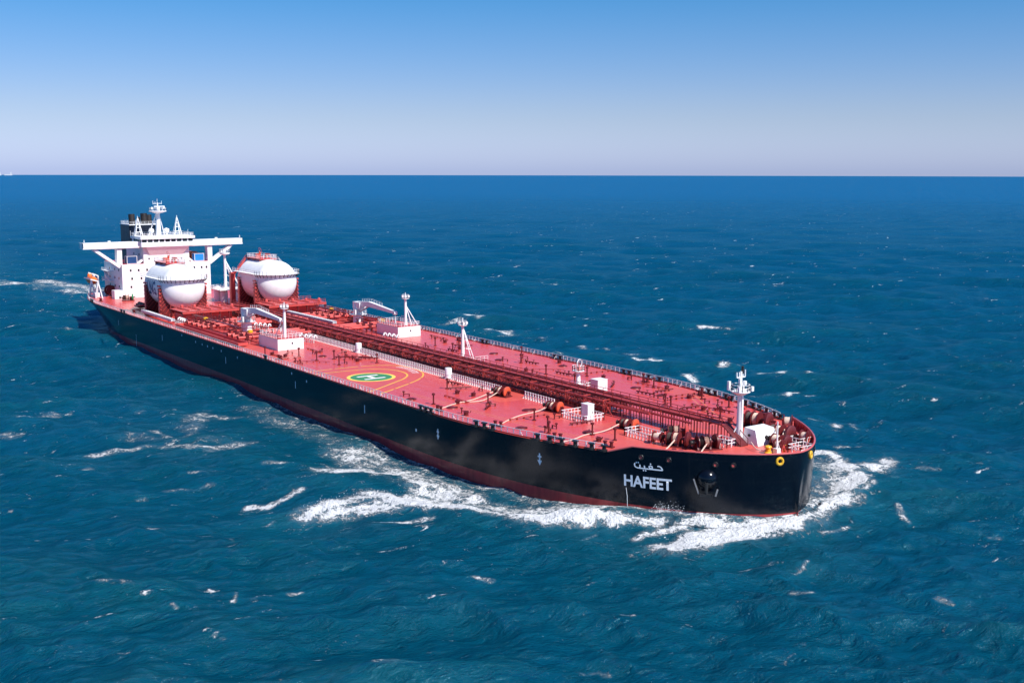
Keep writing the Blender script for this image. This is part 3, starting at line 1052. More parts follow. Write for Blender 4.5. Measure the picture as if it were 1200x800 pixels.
mb.build('cap_rail', paint('pink_red_cap_paint', (0.55, 0.10, 0.10), 0.35, 0.08), ship)

# open rails of white stanchions and three wires
for s in (-1, 1):
    mb = MB()
    x = -164.5
    pts = []
    while x < BW0 + 0.5:
        pts.append((x, s * (w_deck(x) - 0.3)))
        x += 1.5
    for k, (px_, py_) in enumerate(pts):
        w = 0.11 if k % 3 else 0.2
        mb.box((px_, py_, D + 0.62), (w, 0.09, 1.2))
        if k % 6 == 0:
            mb.bar((px_, py_, D + 0.9), (px_, py_ - s * 0.55, D + 0.05), 0.09, 0.07)
    for a, b in zip(pts[:-1], pts[1:]):
        for z, t in ((1.2, 0.085), (0.82, 0.05), (0.46, 0.05)):
            mb.bar((*a, D + z), (*b, D + z), t, t)
    mb.build('guard_rail', M['white_rail'], ship, smooth=False)
mb = MB()
for k in range(28):
    y = -19.5 + 39 * k / 27
    mb.box((STERN + 0.4, y, D + 0.62), (0.09, 0.11, 1.2))
for z in (1.2, 0.8, 0.45):
    mb.bar((STERN + 0.4, -19.5, D + z), (STERN + 0.4, 19.5, D + z), 0.07, 0.07)
mb.build('guard_rail', M['white_rail'], ship, smooth=False)


# ---- writing on the hull: letters as meshes laid on the plating
def text_mesh(body, size, font=None):
    cu = bpy.data.curves.new('t', 'FONT')
    cu.body = body
    cu.size = size
    cu.offset = 0.028 * size
    cu.fill_mode = 'FRONT'
    cu.resolution_u = 6
    ob = bpy.data.objects.new('t', cu)
    COL.objects.link(ob)
    dg = bpy.context.evaluated_depsgraph_get()
    dg.update()
    me = bpy.data.meshes.new_from_object(ob.evaluated_get(dg))
    bpy.data.objects.remove(ob)
    bm = bmesh.new()
    bm.from_mesh(me)
    bpy.data.meshes.remove(me)
    bmesh.ops.remove_doubles(bm, verts=bm.verts, dist=1e-5)
    return bm


def arc_x(x0, dist, z):
    """walk dist metres along the starboard plating from x0 towards the bow"""
    x, st = x0, 0.02
    while dist > 0:
        x2 = x + st
        dist -= math.hypot(st, hb(x2, z) - hb(x, z))
        x = x2
    return x


def on_hull(bm, x0, z0, name, mat, width=None, height=None, out=0.03):
    bmesh.ops.triangulate(bm, faces=bm.faces)
    for it in range(3):
        es = [e for e in bm.edges if e.calc_length() > 0.45]
        if es:
            bmesh.ops.subdivide_edges(bm, edges=es, cuts=1)
            bmesh.ops.triangulate(bm, faces=bm.faces)
    xs = [v.co.x for v in bm.verts]
    ys = [v.co.y for v in bm.verts]
    sx = width / (max(xs) - min(xs)) if width else 1
    sy = height / (max(ys) - min(ys)) if height else sx
    x_min, y_min = min(xs), min(ys)
    for v in bm.verts:
        a, b = (v.co.x - x_min) * sx, (v.co.y - y_min) * sy
        z = z0 + b
        x = arc_x(x0, a, z)
        e = 0.05
        d = (hb(x + e, z) - hb(x - e, z)) / (2 * e)
        nrm = Vector((-d, -1, 0)).normalized()
        v.co = Vector((x, -hb(x, z), z)) + nrm * out
    me = bpy.data.meshes.new(name)
    bm.to_mesh(me)
    bm.free()
    me.materials.append(mat)
    o = bpy.data.objects.new(name, me)
    COL.objects.link(o)
    o.parent = ship
    return o


NAME_X = 143.6
on_hull(text_mesh('HAFEET', 2.4), NAME_X, 4.6, 'name_lettering', M['letter'], 8.2, 1.95)


def strokes(paths, w):
    """brush-like flat strokes for the Arabic name, dots as diamonds"""
    bm = bmesh.new()
    for pts in paths:
        if len(pts) == 1:
            x, y = pts[0]
            r = w * 0.72
            vs = [bm.verts.new((x + dx * r, y + dy * r, 0)) for dx, dy in ((-1, 0), (0, -1), (1, 0), (0, 1))]
            bm.faces.new(vs)
            continue
        P = [Vector((*p, 0)) for p in pts]
        L_, R_ = [], []
        for i, p in enumerate(P):
            t = (P[min(i + 1, len(P) - 1)] - P[max(i - 1, 0)]).normalized()
            nn_ = Vector((-t.y, t.x, 0)) * w / 2
            L_.append(bm.verts.new(p + nn_))
            R_.append(bm.verts.new(p - nn_))
        for i in range(len(P) - 1):
            bm.faces.new((R_[i], R_[i + 1], L_[i + 1], L_[i]))
    return bm


# the name in Arabic script, read right to left: ha, fa, ya, ta on one long base line
ar = [
    [(4.75, 0.02), (4.3, 0.0), (3.7, 0.0), (2.9, 0.0), (2.3, 0.0), (1.75, 0.0), (1.3, 0.0), (0.95, 0.0), (0.55, 0.02), (0.28, 0.12), (0.12, 0.32), (0.10, 0.58), (0.2, 0.8)],
    [(4.75, 0.02), (4.62, 0.32), (4.42, 0.56), (4.15, 0.66), (3.9, 0.62)],
    [(2.95, 0.02), (3.08, 0.28), (2.98, 0.52), (2.72, 0.58), (2.52, 0.42), (2.6, 0.2), (2.9, 0.14)],
    [(1.75, 0.0), (1.78, 0.3), (1.74, 0.52)],
    [(0.95, 0.0), (1.02, 0.3), (1.0, 0.62)],
    [(2.78, 0.92)], [(1.6, -0.34)], [(1.95, -0.34)], [(0.42, 0.92)], [(0.76, 0.96)],
]
on_hull(strokes(ar, 0.22), 145.2, 7.45, 'name_lettering', M['letter'], 5.0, 1.55)

# small white marks: tug arrows, draught figures, load lines
def mark_quad(x, z, w, h, name='hull_mark'):
    bm = bmesh.new()
    vs = [bm.verts.new(p) for p in ((0, 0, 0), (w, 0, 0), (w, h, 0), (0, h, 0))]
    bm.faces.new(vs)
    return on_hull(bm, x, z, name, M['letter'])


def tug_mark(x, z):
    bm = bmesh.new()
    for poly in (((0.25, 0.9), (0.55, 0.9), (0.55, 2.2), (0.25, 2.2)), ((-0.1, 0.95), (0.9, 0.95), (0.4, 0.05)), ((0.0, 1.5), (0.8, 1.5), (0.8, 1.75), (0.0, 1.75))):
        bm.faces.new([bm.verts.new((*p, 0)) for p in poly])
    return on_hull(bm, x, z, 'tug_mark', M['letter'], out=0.04)


tug_mark(127.6, 5.6)
tug_mark(100.5, 5.4)
for x in (72.0, 38.0, -5.0, -55.0, -98.0):
    mark_quad(x, 5.6, 0.28, 1.7)
for x, z in ((3.0, 8.0), (-8.0, 8.3), (-14.0, 8.3), (-18.0, 8.3), (-22.0, 8.3), (-27.0, 8.4), (-38.0, 9.0), (36.0, 8.6), (44.0, 7.9), (93.0, 5.6)):
    mark_quad(x, z, 0.45, 0.55)
for k in range(6):
    mark_quad(-80.0, 1.0 + 0.62 * k, 0.3, 0.42)

# ---- anchor recess with its round bolster and the stowed anchor (starboard and port)
def hull_frame(x, z):
    e = 0.1
    d = (hb(x + e, z) - hb(x - e, z)) / (2 * e)
    nrm = Vector((-d, -1, 0)).normalized()
    return Vector((x, -hb(x, z), z)), nrm


for s in (-1,):          # starboard; the port one is round the far side of the bow
    c, nrm = hull_frame(155.2, 7.0)
    if s > 0:
        c.y, nrm.y = -c.y, -nrm.y
    tan = Vector((0, 0, 1)).cross(nrm).normalized()
    mb = MB()
    ax = (nrm + Vector((0, 0, -0.25))).normalized()
    e1 = ax.cross(Vector((0, 0, 1))).normalized()
    e2 = e1.cross(ax)
    vs, fs = [], []
    nk, na_ = 9, 30
    for i in range(nk + 1):
        a = math.pi / 2 * i / nk
        rr_, hh_ = 1.7 * math.cos(a) if i < nk else 0.02, 1.6 * math.sin(a)
        for j in range(na_):
            t_ = 2 * math.pi * j / na_
            vs.append(c - ax * 0.35 + ax * hh_ + e1 * (rr_ * math.cos(t_)) + e2 * (rr_ * math.sin(t_)))
    for i in range(nk):
        for j in range(na_):
            fs.append((i * na_ + j, i * na_ + (j + 1) % na_, (i + 1) * na_ + (j + 1) % na_, (i + 1) * na_ + j))
    mb.add(vs, fs)
    mb.build('anchor_bolster', M['hull'], ship, angle=80)
    mb = MB()
    a0 = c + nrm * 1.35 + Vector((0, 0, -0.5))
    mb.bar(a0 + Vector((0, 0, 0.3)), a0 + Vector((0, 0, -1.7)), 0.35, 0.35)
    mb.bar(a0 + tan * -1.0 + Vector((0, 0, -1.75)), a0 + tan * 1.0 + Vector((0, 0, -1.75)), 0.5, 0.45)
    mb.build('anchor', paint('dark_anchor_steel', (0.03, 0.03, 0.032), 0.3, 0.2, metal=0.3), ship)
    mb = MB()
    k0 = a0 - nrm * 0.5
    mb.bar(k0 + tan * -1.25 + Vector((0, 0, -1.7)), k0 + tan * -2.1 + Vector((0, 0, 0.7)), 0.16, 0.2)
    mb.build('anchor_fluke', M['fluke'], ship)
    mb = MB()
    mb.bar(k0 + tan * 1.45 + Vector((0, 0, -1.95)), k0 + tan * 1.75 + Vector((0, 0, -0.8)), 0.2, 0.26)
    mb.build('anchor_fluke', M['fluke'], ship)

# yellow panama fairlead rings at the stem, and red-lipped mooring holes along the bow plating
for x, z, r, mt in ((162.45, 10.25, 0.6, 'yellow'),):
    for s in (-1, 1):
        c, nrm = hull_frame(x, z)
        if s > 0:
            c.y, nrm.y = -c.y, -nrm.y
        mb = MB()
        mb.ring(c + nrm * 0.06, r * 0.85, 0.22, nrm, 24, 8)
        mb.build('fairlead_ring', M[mt], ship)
for x, z in ((158.2, 9.55), (156.2, 9.55), (150.3, 9.75), (146.3, 9.75)):
    for s in (-1, 1):
        c, nrm = hull_frame(x, z)
        if s > 0:
            c.y, nrm.y = -c.y, -nrm.y
        mb = MB()
        mb.ring(c + nrm * 0.04, 0.36, 0.13, nrm, 18, 6)
        mb.m = 1
        mb.tube(c - nrm * 0.1, c + nrm * 0.06, 0.34, 16)
        mb.build('mooring_hole', [M['black'], M['red']], ship)

# ---- helicopter winching area painted on the deck
ZM = D + 0.004


def deck_mark(name, mat, polys, z):
    mb = MB()
    for poly in polys:
        mb.add([(x, y, z) for x, y in poly], [tuple(range(len(poly)))])
    o = mb.build(name, mat, ship, smooth=False)
    return o


def ribbon(pts, w, dash=None):
    out = []
    P = [Vector(p) for p in pts]
    # resample
    Q = [P[0]]
    for a, b in zip(P[:-1], P[1:]):
        k = max(1, int((b - a).length / 0.6))
        Q += [a.lerp(b, (i + 1) / k) for i in range(k)]
    ls, acc = [0], 0
    for a, b in zip(Q[:-1], Q[1:]):
        acc += (b - a).length
        ls.append(acc)
    for i in range(len(Q) - 1):
        if dash and (ls[i] % (dash[0] + dash[1])) > dash[0]:
            continue
        def nr(j):
            t = (Q[min(j + 1, len(Q) - 1)] - Q[max(j - 1, 0)]).normalized()
            return Vector((-t.y, t.x)) * w / 2
        a, b = nr(i), nr(i + 1)
        out.append([tuple(Q[i] - a), tuple(Q[i + 1] - b), tuple(Q[i + 1] + b), tuple(Q[i] + a)])
    return out


def smooth_pts(pts, it=2):
    P = [Vector(p) for p in pts]
    for _ in range(it):
        Q = [P[0]]
        for a, b in zip(P[:-1], P[1:]):
            Q += [a.lerp(b, .25), a.lerp(b, .75)]
        P = Q + [P[-1]]
    return P


HC = (56.9, -20.1)
# clear zone curves: arcs round the centre running out to the ship's side
inner = [(46.4, -29.0), (46.3, -24.0), (46.5, -20.0), (47.0, -15.5), (49.3, -12.2), (53.5, -10.6), (58.6, -11.4), (62.6, -14.6), (65.6, -19.0), (69.0, -24.0), (72.4, -29.2)]
outer = [(42.6, -29.0), (42.3, -24.0), (42.2, -18.0), (43.0, -12.0), (45.6, -8.0), (49.8, -6.2), (55.2, -6.3), (60.6, -8.4), (65.0, -12.0), (68.9, -17.4), (73.0, -24.0), (76.0, -29.0)]
inner, outer = smooth_pts(inner), smooth_pts(outer)
deck_mark('helicopter_zone', M['zone'], [[(p.x, p.y) for p in outer]], ZM)
deck_mark('zone_line', M['markyellow'], ribbon(inner, 0.42), ZM + 0.008)
dash = []
for quad in ribbon(outer, 0.38, (6.0, 1.0)):
    if dash and (Vector(dash[-1][1]) - Vector(quad[0])).length > 0.2:
        deck_mark('zone_line', M['markyellow'], dash, ZM + 0.008)
        dash = []
    dash.append(quad)
deck_mark('zone_line', M['markyellow'], dash, ZM + 0.008)
circ = [(HC[0] + 4.7 * math.cos(2 * math.pi * k / 64), HC[1] + 4.7 * math.sin(2 * math.pi * k / 64)) for k in range(64)]
deck_mark('landing_circle', M['markgreen'], [circ], ZM + 0.008)
rg = []
for k in range(64):
    t0, t1 = 2 * math.pi * k / 64, 2 * math.pi * (k + 1) / 64
    rg.append([(HC[0] + r * math.cos(t), HC[1] + r * math.sin(t)) for r, t in ((4.7, t0), (5.5, t0), (5.5, t1), (4.7, t1))])
deck_mark('landing_ring', M['ringyellow'], rg, ZM + 0.008)
hh = []
for (ax0, ax1, ay0, ay1) in ((-2.3, -1.35, -2.6, 2.6), (1.35, 2.3, -2.6, 2.6), (-1.35, 1.35, -0.5, 0.5)):
    hh.append([(HC[0] + ax, HC[1] + ay) for ax, ay in ((ax0, ay0), (ax1, ay0), (ax1, ay1), (ax0, ay1))])
deck_mark('letter_h', M['markwhite'], hh, ZM + 0.016)
# a worn white word in the outer band (unreadable in the photograph): short worn strokes
wd = []
for k in range(9):
    t = k / 8
    x, y = 48.6 + 9.0 * t, -8.1 - 0.5 * math.sin(t * math.pi) * -1.2 - 0.9 * t
    for j in range(2):
        dx, dy = rng.uniform(-.15, .15), rng.uniform(-.1, .1)
        if j == 0:
            wd.append([(x + dx - .16, y - .75 + dy), (x + dx + .16, y - .75 + dy), (x + dx + .16, y + .75 + dy), (x + dx - .16, y + .75 + dy)])
        else:
            wd.append([(x + .15, y + .45 + dy), (x + .75, y + .45 + dy), (x + .75, y + .75 + dy), (x + .15, y + .75 + dy)])
deck_mark('zone_lettering', M['markwhite'], wd, ZM + 0.008)
# thin faded walkway lines
lines = [ribbon(p, w) for p, w in (([(76, -23.4), (104, -22.0), (126, -20.0), (137, -16.8)], 0.13), ([(76, -22.4), (104, -21.0), (126, -19.0), (137, -15.8)], 0.13),
                                   ([(111.5, 24.9), (129.6, 13.6)], 0.15), ([(114.0, 24.9), (131.5, 13.8)], 0.15), ([(10, -24.0), (40, -24.0)], 0.13), ([(14, 22.5), (100, 22.5)], 0.10))]
for ln in lines:
    deck_mark('walkway_line', M['markpale'], ln, ZM)
# repainted orange-red areas
zo = [[(x, -w_deck(x) + 1.0) for x in (132, 138, 144, 150, 155, 159, 161)] + [(x, w_deck(x) - 1.0) for x in (161, 159, 155, 150, 144, 138, 132)]]
zo += [[(8, -28.6), (34, -28.6), (34, -25.6), (8, -25.6)], [(-52, -28.6), (8, -28.6), (8, -22.8), (-52, -22.8)],
       [(86, -12.0), (97, -12.6), (98, -4.2), (86, -4.2)], [(104, -12.8), (117, -13.2), (118, -4.6), (104, -4.4)], [(124, -12.2), (131.6, -12.4), (131.6, -3.5), (124, -3.4)],
       [(104, 22.5), (118, 21.5), (118, 27.3), (104, 28.6)]]
for poly in zo:
    deck_mark('deck_coating', M['zone'], [poly], ZM - 0.003 + 0.0015)

# ---- bollards, roller fairleads, hatches, vents and valves fixed along the deck
def fairlead(x, s):
    y = s * (w_deck(x) - 0.1)
    mb = MB()
    mb.lathe([(0.62, 0), (0.62, 0.12), (0.34, 0.25), (0.34, 0.72), (0.62, 0.85), (0.62, 1.0)], (0, 0, 0), 'z', 14)
    mb.box((0, 0, -0.03), (1.5, 1.2, 0.1))
    return mb.build('roller_fairlead', M['black'], ship, (x, y - s * 0.2, D + 0.06))


f0 = fairlead(96.4, -1)
for s in (-1, 1):
    for x in (94.6, 98.2, 112.4, 114.6, 116.8, 127.4, 130.0, 132.4, 135.0, 138.0, 140.2) + ((20.5, -92.0, -95.0, -130.0, -133.0) if s < 0 else (60.0, 62.2, 120.5, 122.5, 88.0, 86.0, 28.0, 30.2)):
        o = f0.copy()
        COL.objects.link(o)
        o.parent = ship
        o.location = (x, s * (w_deck(x) - 0.3), D + 0.06)


def bollard(x, y, mt='darkred', rz=0.0):
    mb = MB()
    mb.box((0, 0, 0.1), (2.1, 0.9, 0.2))
    for dx in (-0.62, 0.62):
        mb.lathe([(0.30, 0.15), (0.28, 0.85), (0.40, 0.92), (0.40, 1.05), (0.2, 1.1)], (dx, 0, 0), 'z', 14)
    o = mb.build('bollard', M[mt], ship, (x, y, D))
    o.rotation_euler.z = rz
    return o


bo = bollard(97.0, -27.0)
for s in (-1, 1):
    for x, dy in ((115.0, 3.0), (129.0, 3.0), (138.6, 3.2), (22.0, 3.4), (-92.0, 3.4), (-132.0, 3.4), (-150.0, 4.0), (149.5, 3.2), (154.5, 3.0)) + (((97.0, 3.4),) if s > 0 else ()):
        o = bo.copy()
        COL.objects.link(o)
        o.parent = ship
        o.location = (x, s * (w_deck(x) - dy), D)
        o.rotation_euler.z = -s * 0.35 if x > 110 else 0
for x, y in ((157.2, -0.6), (157.4, 2.6)):
    mb = MB()
    mb.lathe([(0.6, 0), (0.62, 0.2), (0.45, 0.35), (0.45, 0.95), (0.62, 1.1), (0.5, 1.3), (0.1, 1.42)], (0, 0, 0), 'z', 18)
    mb.build('warping_roller', M['yellow'], ship, (x, y, D))


def vent_pipe(x, y, h=1.9):
    mb = MB()
    mb.tube((0, 0, 0), (0, 0, h), 0.16, 8)
    mb.lathe([(0.16, h - .05), (0.34, h), (0.34, h + 0.3), (0.12, h + 0.42)], (0, 0, 0), 'z', 12)
    mb.box((0, 0, .08), (.7, .7, .16))
    return mb.build('vent_pipe', M['darkred'], ship, (x, y, D))


def hatch(x, y):
    mb = MB()
    mb.lathe([(0.46, 0), (0.46, 0.5), (0.56, 0.55), (0.56, 0.66), (0.22, 0.76)], (0, 0, 0), 'z', 16)
    mb.bar((-0.5, 0, 0.80), (0.5, 0, 0.80), 0.1, 0.1)
    mb.bar((0.7, 0, 0.5), (0.95, 0, 0.95), 0.12, 0.12)
    return mb.build('tank_hatch', M['darkred'], ship, (x, y, D))


def valve_run(x, y, L_=4.0, rz=0.0):
    mb = MB()
    mb.tube((-L_ / 2, 0, 0.4), (L_ / 2, 0, 0.4), 0.13, 8)
    for k in range(int(L_ / 1.1)):
        dx = -L_ / 2 + 0.5 + 1.1 * k
        mb.box((dx, 0, 0.2), (0.14, 0.3, 0.4))
        if k % 2 == 0:
            mb.tube((dx + 0.4, 0, 0.4), (dx + 0.4, 0, 0.95), 0.06, 6)
            mb.ring((dx + 0.4, 0, 0.95), 0.24, 0.05, (0, 0, 1), 12, 5)
    o = mb.build('valve_pipe', M['darkred'], ship, (x, y, D))
    o.rotation_euler.z = rz
    return o


def dark_fitting(x, y):
    mb = MB()
    mb.lathe([(1.1, 0), (1.05, 0.1), (0.7, 0.26), (0.2, 0.34)], (0, 0, 0), 'z', 16)
    mb.box((0.9, 0, 0.15), (0.6, 0.3, 0.3))
    return mb.build('manhole_cover', M['darkred'], ship, (x, y, D))


protos = {'v': vent_pipe(78.5, -13.5), 'h': hatch(93.3, -20.4), 'r': valve_run(80.5, -11.5, 5.0, 1.2), 'm': dark_fitting(84.0, -25.6)}
spots = []
for (k, x, y) in (('v', 91.0, -24.6), ('v', 96.5, -15.2), ('h', 88.5, -13.4), ('r', 100.0, -17.5), ('m', 96.0, -23.5), ('v', 114.5, -17.0), ('m', 106.5, -12.8), ('r', 122.0, -11.8), ('v', 121.0, -18.8),
                  ('h', 134.5, -18.0), ('v', 135.5, -15.2), ('m', 128.0, -15.0), ('v', 38.0, -18.5), ('h', 36.0, -12.5), ('r', 30.0, -13.0), ('v', 29.0, -20.0), ('m', 24.0, -16.0), ('h', 19.5, -24.0),
                  ('v', 21.0, -21.0), ('r', 34.5, -8.5), ('v', 40.5, -9.6), ('h', 15.0, -25.5), ('v', 14.0, -27.0), ('r', 75.0, -9.5), ('h', 84.5, -14.8), ('m', 118.5, -23.0), ('h', 103.5, -25.0), ('v', 124.6, -21.3),
                  # port half
                  ('v', 36.0, 15.0), ('h', 34.0, 18.5), ('v', 60.5, 19.0), ('r', 63.0, 20.5), ('m', 45.0, 21.5), ('v', 76.5, 14.5), ('r', 79.0, 17.5), ('h', 82.5, 18.5), ('v', 84.0, 20.5), ('h', 88.0, 22.0),
                  ('v', 89.5, 12.5), ('h', 91.5, 15.5), ('m', 101.0, 20.0), ('r', 107.5, 17.0), ('m', 110.5, 18.8), ('v', 120.0, 12.5), ('r', 123.5, 14.5), ('h', 126.0, 15.5), ('v', 127.0, 21.5), ('r', 129.5, 17.5),
                  ('h', 116.0, 21.5), ('v', 118.0, 23.0), ('m', 54.0, 17.0), ('h', 22.0, 21.5), ('v', 25.0, 16.5), ('v', 103.0, 23.5), ('h', 105.5, 25.0), ('v', 133.0, 13.0), ('h', 136.5, 12.0), ('m', 70.0, 24.5),
                  ('h', 70.5, 13.2), ('v', 98.0, 25.0), ('h', 20.0, 27.0), ('v', 51.0, 26.0), ('h', 66.0, 26.5), ('r', 96.0, 18.0)):
    o = protos[k].copy()
    COL.objects.link(o)
    o.parent = ship
    o.location = (x, y, D)
    o.rotation_euler.z = rng.choice((0.1, 1.5, 0.8, 2.3))

# many more small fittings between them: vents, valves, hatches, stub pipes
def stub(x, y):
    mb = MB()
    mb.tube((0, 0, 0), (0, 0, 0.9), 0.12, 8)
    mb.lathe([(0.12, .85), (0.3, .9), (0.3, 1.05), (0.1, 1.15)], (0, 0, 0), 'z', 10)
    mb.tube((0, 0, 0.5), (1.3, 0, 0.5), 0.08, 6)
    mb.box((1.2, 0, .25), (.2, .2, .5))
    return mb.build('sounding_pipe', M['darkred'], ship, (x, y, D))


def thin_line(x, y, L_):
    mb = MB()
    mb.tube((-L_ / 2, 0, 0.3), (L_ / 2, 0, 0.3), 0.06, 6)
    mb.tube((-L_ / 2, .22, 0.3), (L_ / 2, .22, 0.3), 0.045, 6)
    for k in range(int(L_ / 1.6) + 1):
        mb.box((-L_ / 2 + 1.6 * k, 0.1, 0.17), (0.12, 0.5, 0.34))
    return mb.build('hydraulic_line', M['piperd'], ship, (x, y, D))


protos['s'] = stub(26.5, -11.0)
protos['t'] = thin_line(90.0, -18.5, 9.0)
for i in range(90):
    x = rng.uniform(11, 146)
    y = rng.choice((-1, 1)) * rng.uniform(8.5, 26.5)
    if abs(y) > w_deck(x) - 2.5 or (38 < x < 79 and y < -4) or (abs(x - 3) < 9) or (y > 0 and 88 < x < 103 and y < 14) or (x > 134 and abs(y) < 16) or (y < 0 and y > -13 and 86 < x < 133):
        continue
    o = protos[rng.choice('sssttvhrs')].copy()
    COL.objects.link(o)
    o.parent = ship
    o.location = (x, y, D)
    o.rotation_euler.z = rng.choice((0.0, 1.57, 0.05, 1.5, 3.14, 0.8))


# ================================================================== bridge house, part of the ship
HX = -137.0


def part(mb, name, mat, parent=None, smooth=True, **kw):
    return mb.build(name, M[mat] if isinstance(mat, str) else mat, parent or ship, smooth=smooth, **kw)


def railing(mb, pts, z, h=1.1, step=1.5, t=0.07, closed=False):
    """posts and three bars along a line of (x, y) points"""
    P = [Vector((*p, z)) if len(p) == 2 else Vector(p) for p in pts]
    if closed:
        P = P + [P[0]]
    for a, b in zip(P[:-1], P[1:]):
        k = max(1, round((b - a).length / step))
        for i in range(k + 1):
            c = a.lerp(b, i / k)
            mb.bar(c, c + Vector((0, 0, h)), t, t)
        for f in (1.0, 0.55):
            mb.bar(a + Vector((0, 0, h * f)), b + Vector((0, 0, h * f)), t * 0.8, t * 0.8)


# accommodation block
mb = MB()
mb.box2((HX - 22, -16.3, D), (HX, 16.8, 22.2))
house = part(mb, 'accommodation', 'white')
mb = MB()
mb.box2((HX - 22, -16.1, 22.2), (HX - 0.2, 16.6, 22.32))
part(mb, 'upper_deck', 'red', house)
# portholes and windows on the front and side, each row one cut above the next
for z, ys in ((20.0, (-13.2, -10.3, -7.2, 10.6, 13.4, 15.3)), (17.0, (-12.8, -9.4, 9.6, 13.0)), (14.0, (-13.2, 12.2))):
    for y in ys:
        mb = MB()
        mb.box((HX + 0.02, y, z), (0.12, 0.62, 0.8))
        part(mb, 'window', 'glass', house, smooth=False)
for z in (20.0, 17.0, 14.0):
    for x in (HX - 4, HX - 9, HX - 15):
        mb = MB()
        mb.box((x, -16.32, z), (0.7, 0.12, 0.8))
        part(mb, 'window', 'glass', house, smooth=False)
# side balconies and stairs
mb = MB()
for z in (19.0, 15.5):
    mb.box2((HX - 20, -18.0, z), (HX - 11, -16.3, z + 0.15))
    railing(mb, [(HX - 11, -17.9), (HX - 20, -17.9)], z + .15, step=1.2)
mb.bar((HX - 11.5, -17.3, 15.6), (HX - 18.5, -17.3, 19.0), 0.9, 0.25)
part(mb, 'side_balcony', 'white', house)
mb = MB()
mb.box2((HX - 3, -19.5, D), (HX + 0.6, -16.3, 13.0))
part(mb, 'store_house', 'white', house)

# bridge tower and wheelhouse
mb = MB()
mb.box2((HX - 20, -8.3, 22.2), (HX, 8.8, 28.4))
tower = part(mb, 'bridge_tower', 'white')
for y, z in ((-5.5, 26.0), (-1.0, 26.2), (3.4, 26.2), (6.8, 26.0), (-6.3, 24.0), (5.8, 23.6)):
    mb = MB()
    mb.box((HX + 0.02, y, z), (0.12, 0.5, 0.65))
    part(mb, 'window', 'glass', tower, smooth=False)
for x in (HX - 5, HX - 11):
    mb = MB()
    mb.box((x, -8.32, 25.3), (0.7, 0.12, 0.9))
    part(mb, 'window', 'glass', tower, smooth=False)
mb = MB()
# sloping underside of the wheelhouse overhang
mb.add([(HX, -6.0, 25.2), (HX, 6.4, 25.2), (HX + 2.4, 8.4, 28.7), (HX + 2.4, -8.0, 28.7), (HX, -8.0, 28.7), (HX, 8.4, 28.7)], [(0, 1, 2, 3), (0, 3, 4), (1, 5, 2), (3, 2, 5, 4), (0, 4, 5, 1)])
part(mb, 'bridge_overhang', 'white', tower, smooth=False)
mb = MB()
mb.box2((HX - 9, -9.6, 28.4), (HX + 2.4, 10.0, 30.0))
mb.box2((HX - 9, -9.4, 30.0), (HX + 2.0, 9.8, 31.2))
mb.box2((HX - 9.3, -9.9, 31.2), (HX + 2.7, 10.3, 32.1))
wheel = part(mb, 'wheelhouse', 'white', smooth=False)
for k in range(9):
    y = -8.4 + 2.15 * k
    mb = MB()
    mb.box((HX + 2.02, y, 30.6), (0.14, 1.65, 1.0))
    part(mb, 'window', 'glass', wheel, smooth=False)
for k in range(4):
    mb = MB()
    mb.box((HX + 0.4 - 2.2 * k, -9.42, 30.6), (1.7, 0.14, 1.0))
    part(mb, 'window', 'glass', wheel, smooth=False)
mb = MB()
railing(mb, [(HX + 2.4, -9.6), (HX + 2.4, 10.0), (HX - 9, 10.0), (HX - 9, -9.6)], 32.1, 1.1, 1.2, 0.09, True)
part(mb, 'roof_railing', 'white_rail', wheel, smooth=False)

# bridge wings reaching to the ship's sides, with posts and raking struts
for s in (-1, 1):
    mb = MB()
    y0, y1 = s * 9.2, s * 29.8
    mb.box2((HX - 3.6, min(y0, y1), 28.2), (HX + 0.6, max(y0, y1), 28.5))
    mb.box2((HX + 0.4, min(y0, y1), 28.5), (HX + 0.6, max(y0, y1), 30.4))
    mb.box2((HX - 3.6, min(y0, y1), 28.5), (HX - 3.4, max(y0, y1), 30.3))
    mb.box2((HX - 3.6, min(s * 29.6, s * 29.8), 28.5), (HX + 0.6, max(s * 29.6, s * 29.8), 30.4))
    mb.box2((HX - 2.4, min(s * 24.5, y0), 27.9), (HX - 0.8, max(s * 24.5, y0), 28.2))
    wing = part(mb, 'bridge_wing', 'white', smooth=False)
    mb = MB()
    mb.box2((HX - 2.8, min(s * 16.0, s * 17.8), 22.2), (HX - 0.1, max(s * 16.0, s * 17.8), 27.9))
    part(mb, 'wing_post', 'white', wing, smooth=False)
    mb = MB()
    mb.bar((HX - 1.4, s * 16.8, 21.4), (HX - 1.4, s * 25.6, 27.9), 2.4, 1.0)
    part(mb, 'wing_strut', 'white', wing, smooth=False)
    mb = MB()
    mb.bar((HX - 1.4, s * 8.6, 23.6), (HX - 1.4, s * 10.6, 22.0), 2.0, 0.7)
    mb.tube((HX - 0.5, s * 29.0, 30.4), (HX - 0.5, s * 29.0, 31.6), 0.07, 6)
    mb.box((HX - 0.5, s * 29.0, 31.0), (0.35, 0.35, 0.3))
    mb.box((HX - 1.5, s * 20.0, 30.6), (0.7, 0.9, 0.6))
    part(mb, 'wing_fitting', 'white', wing, smooth=False)

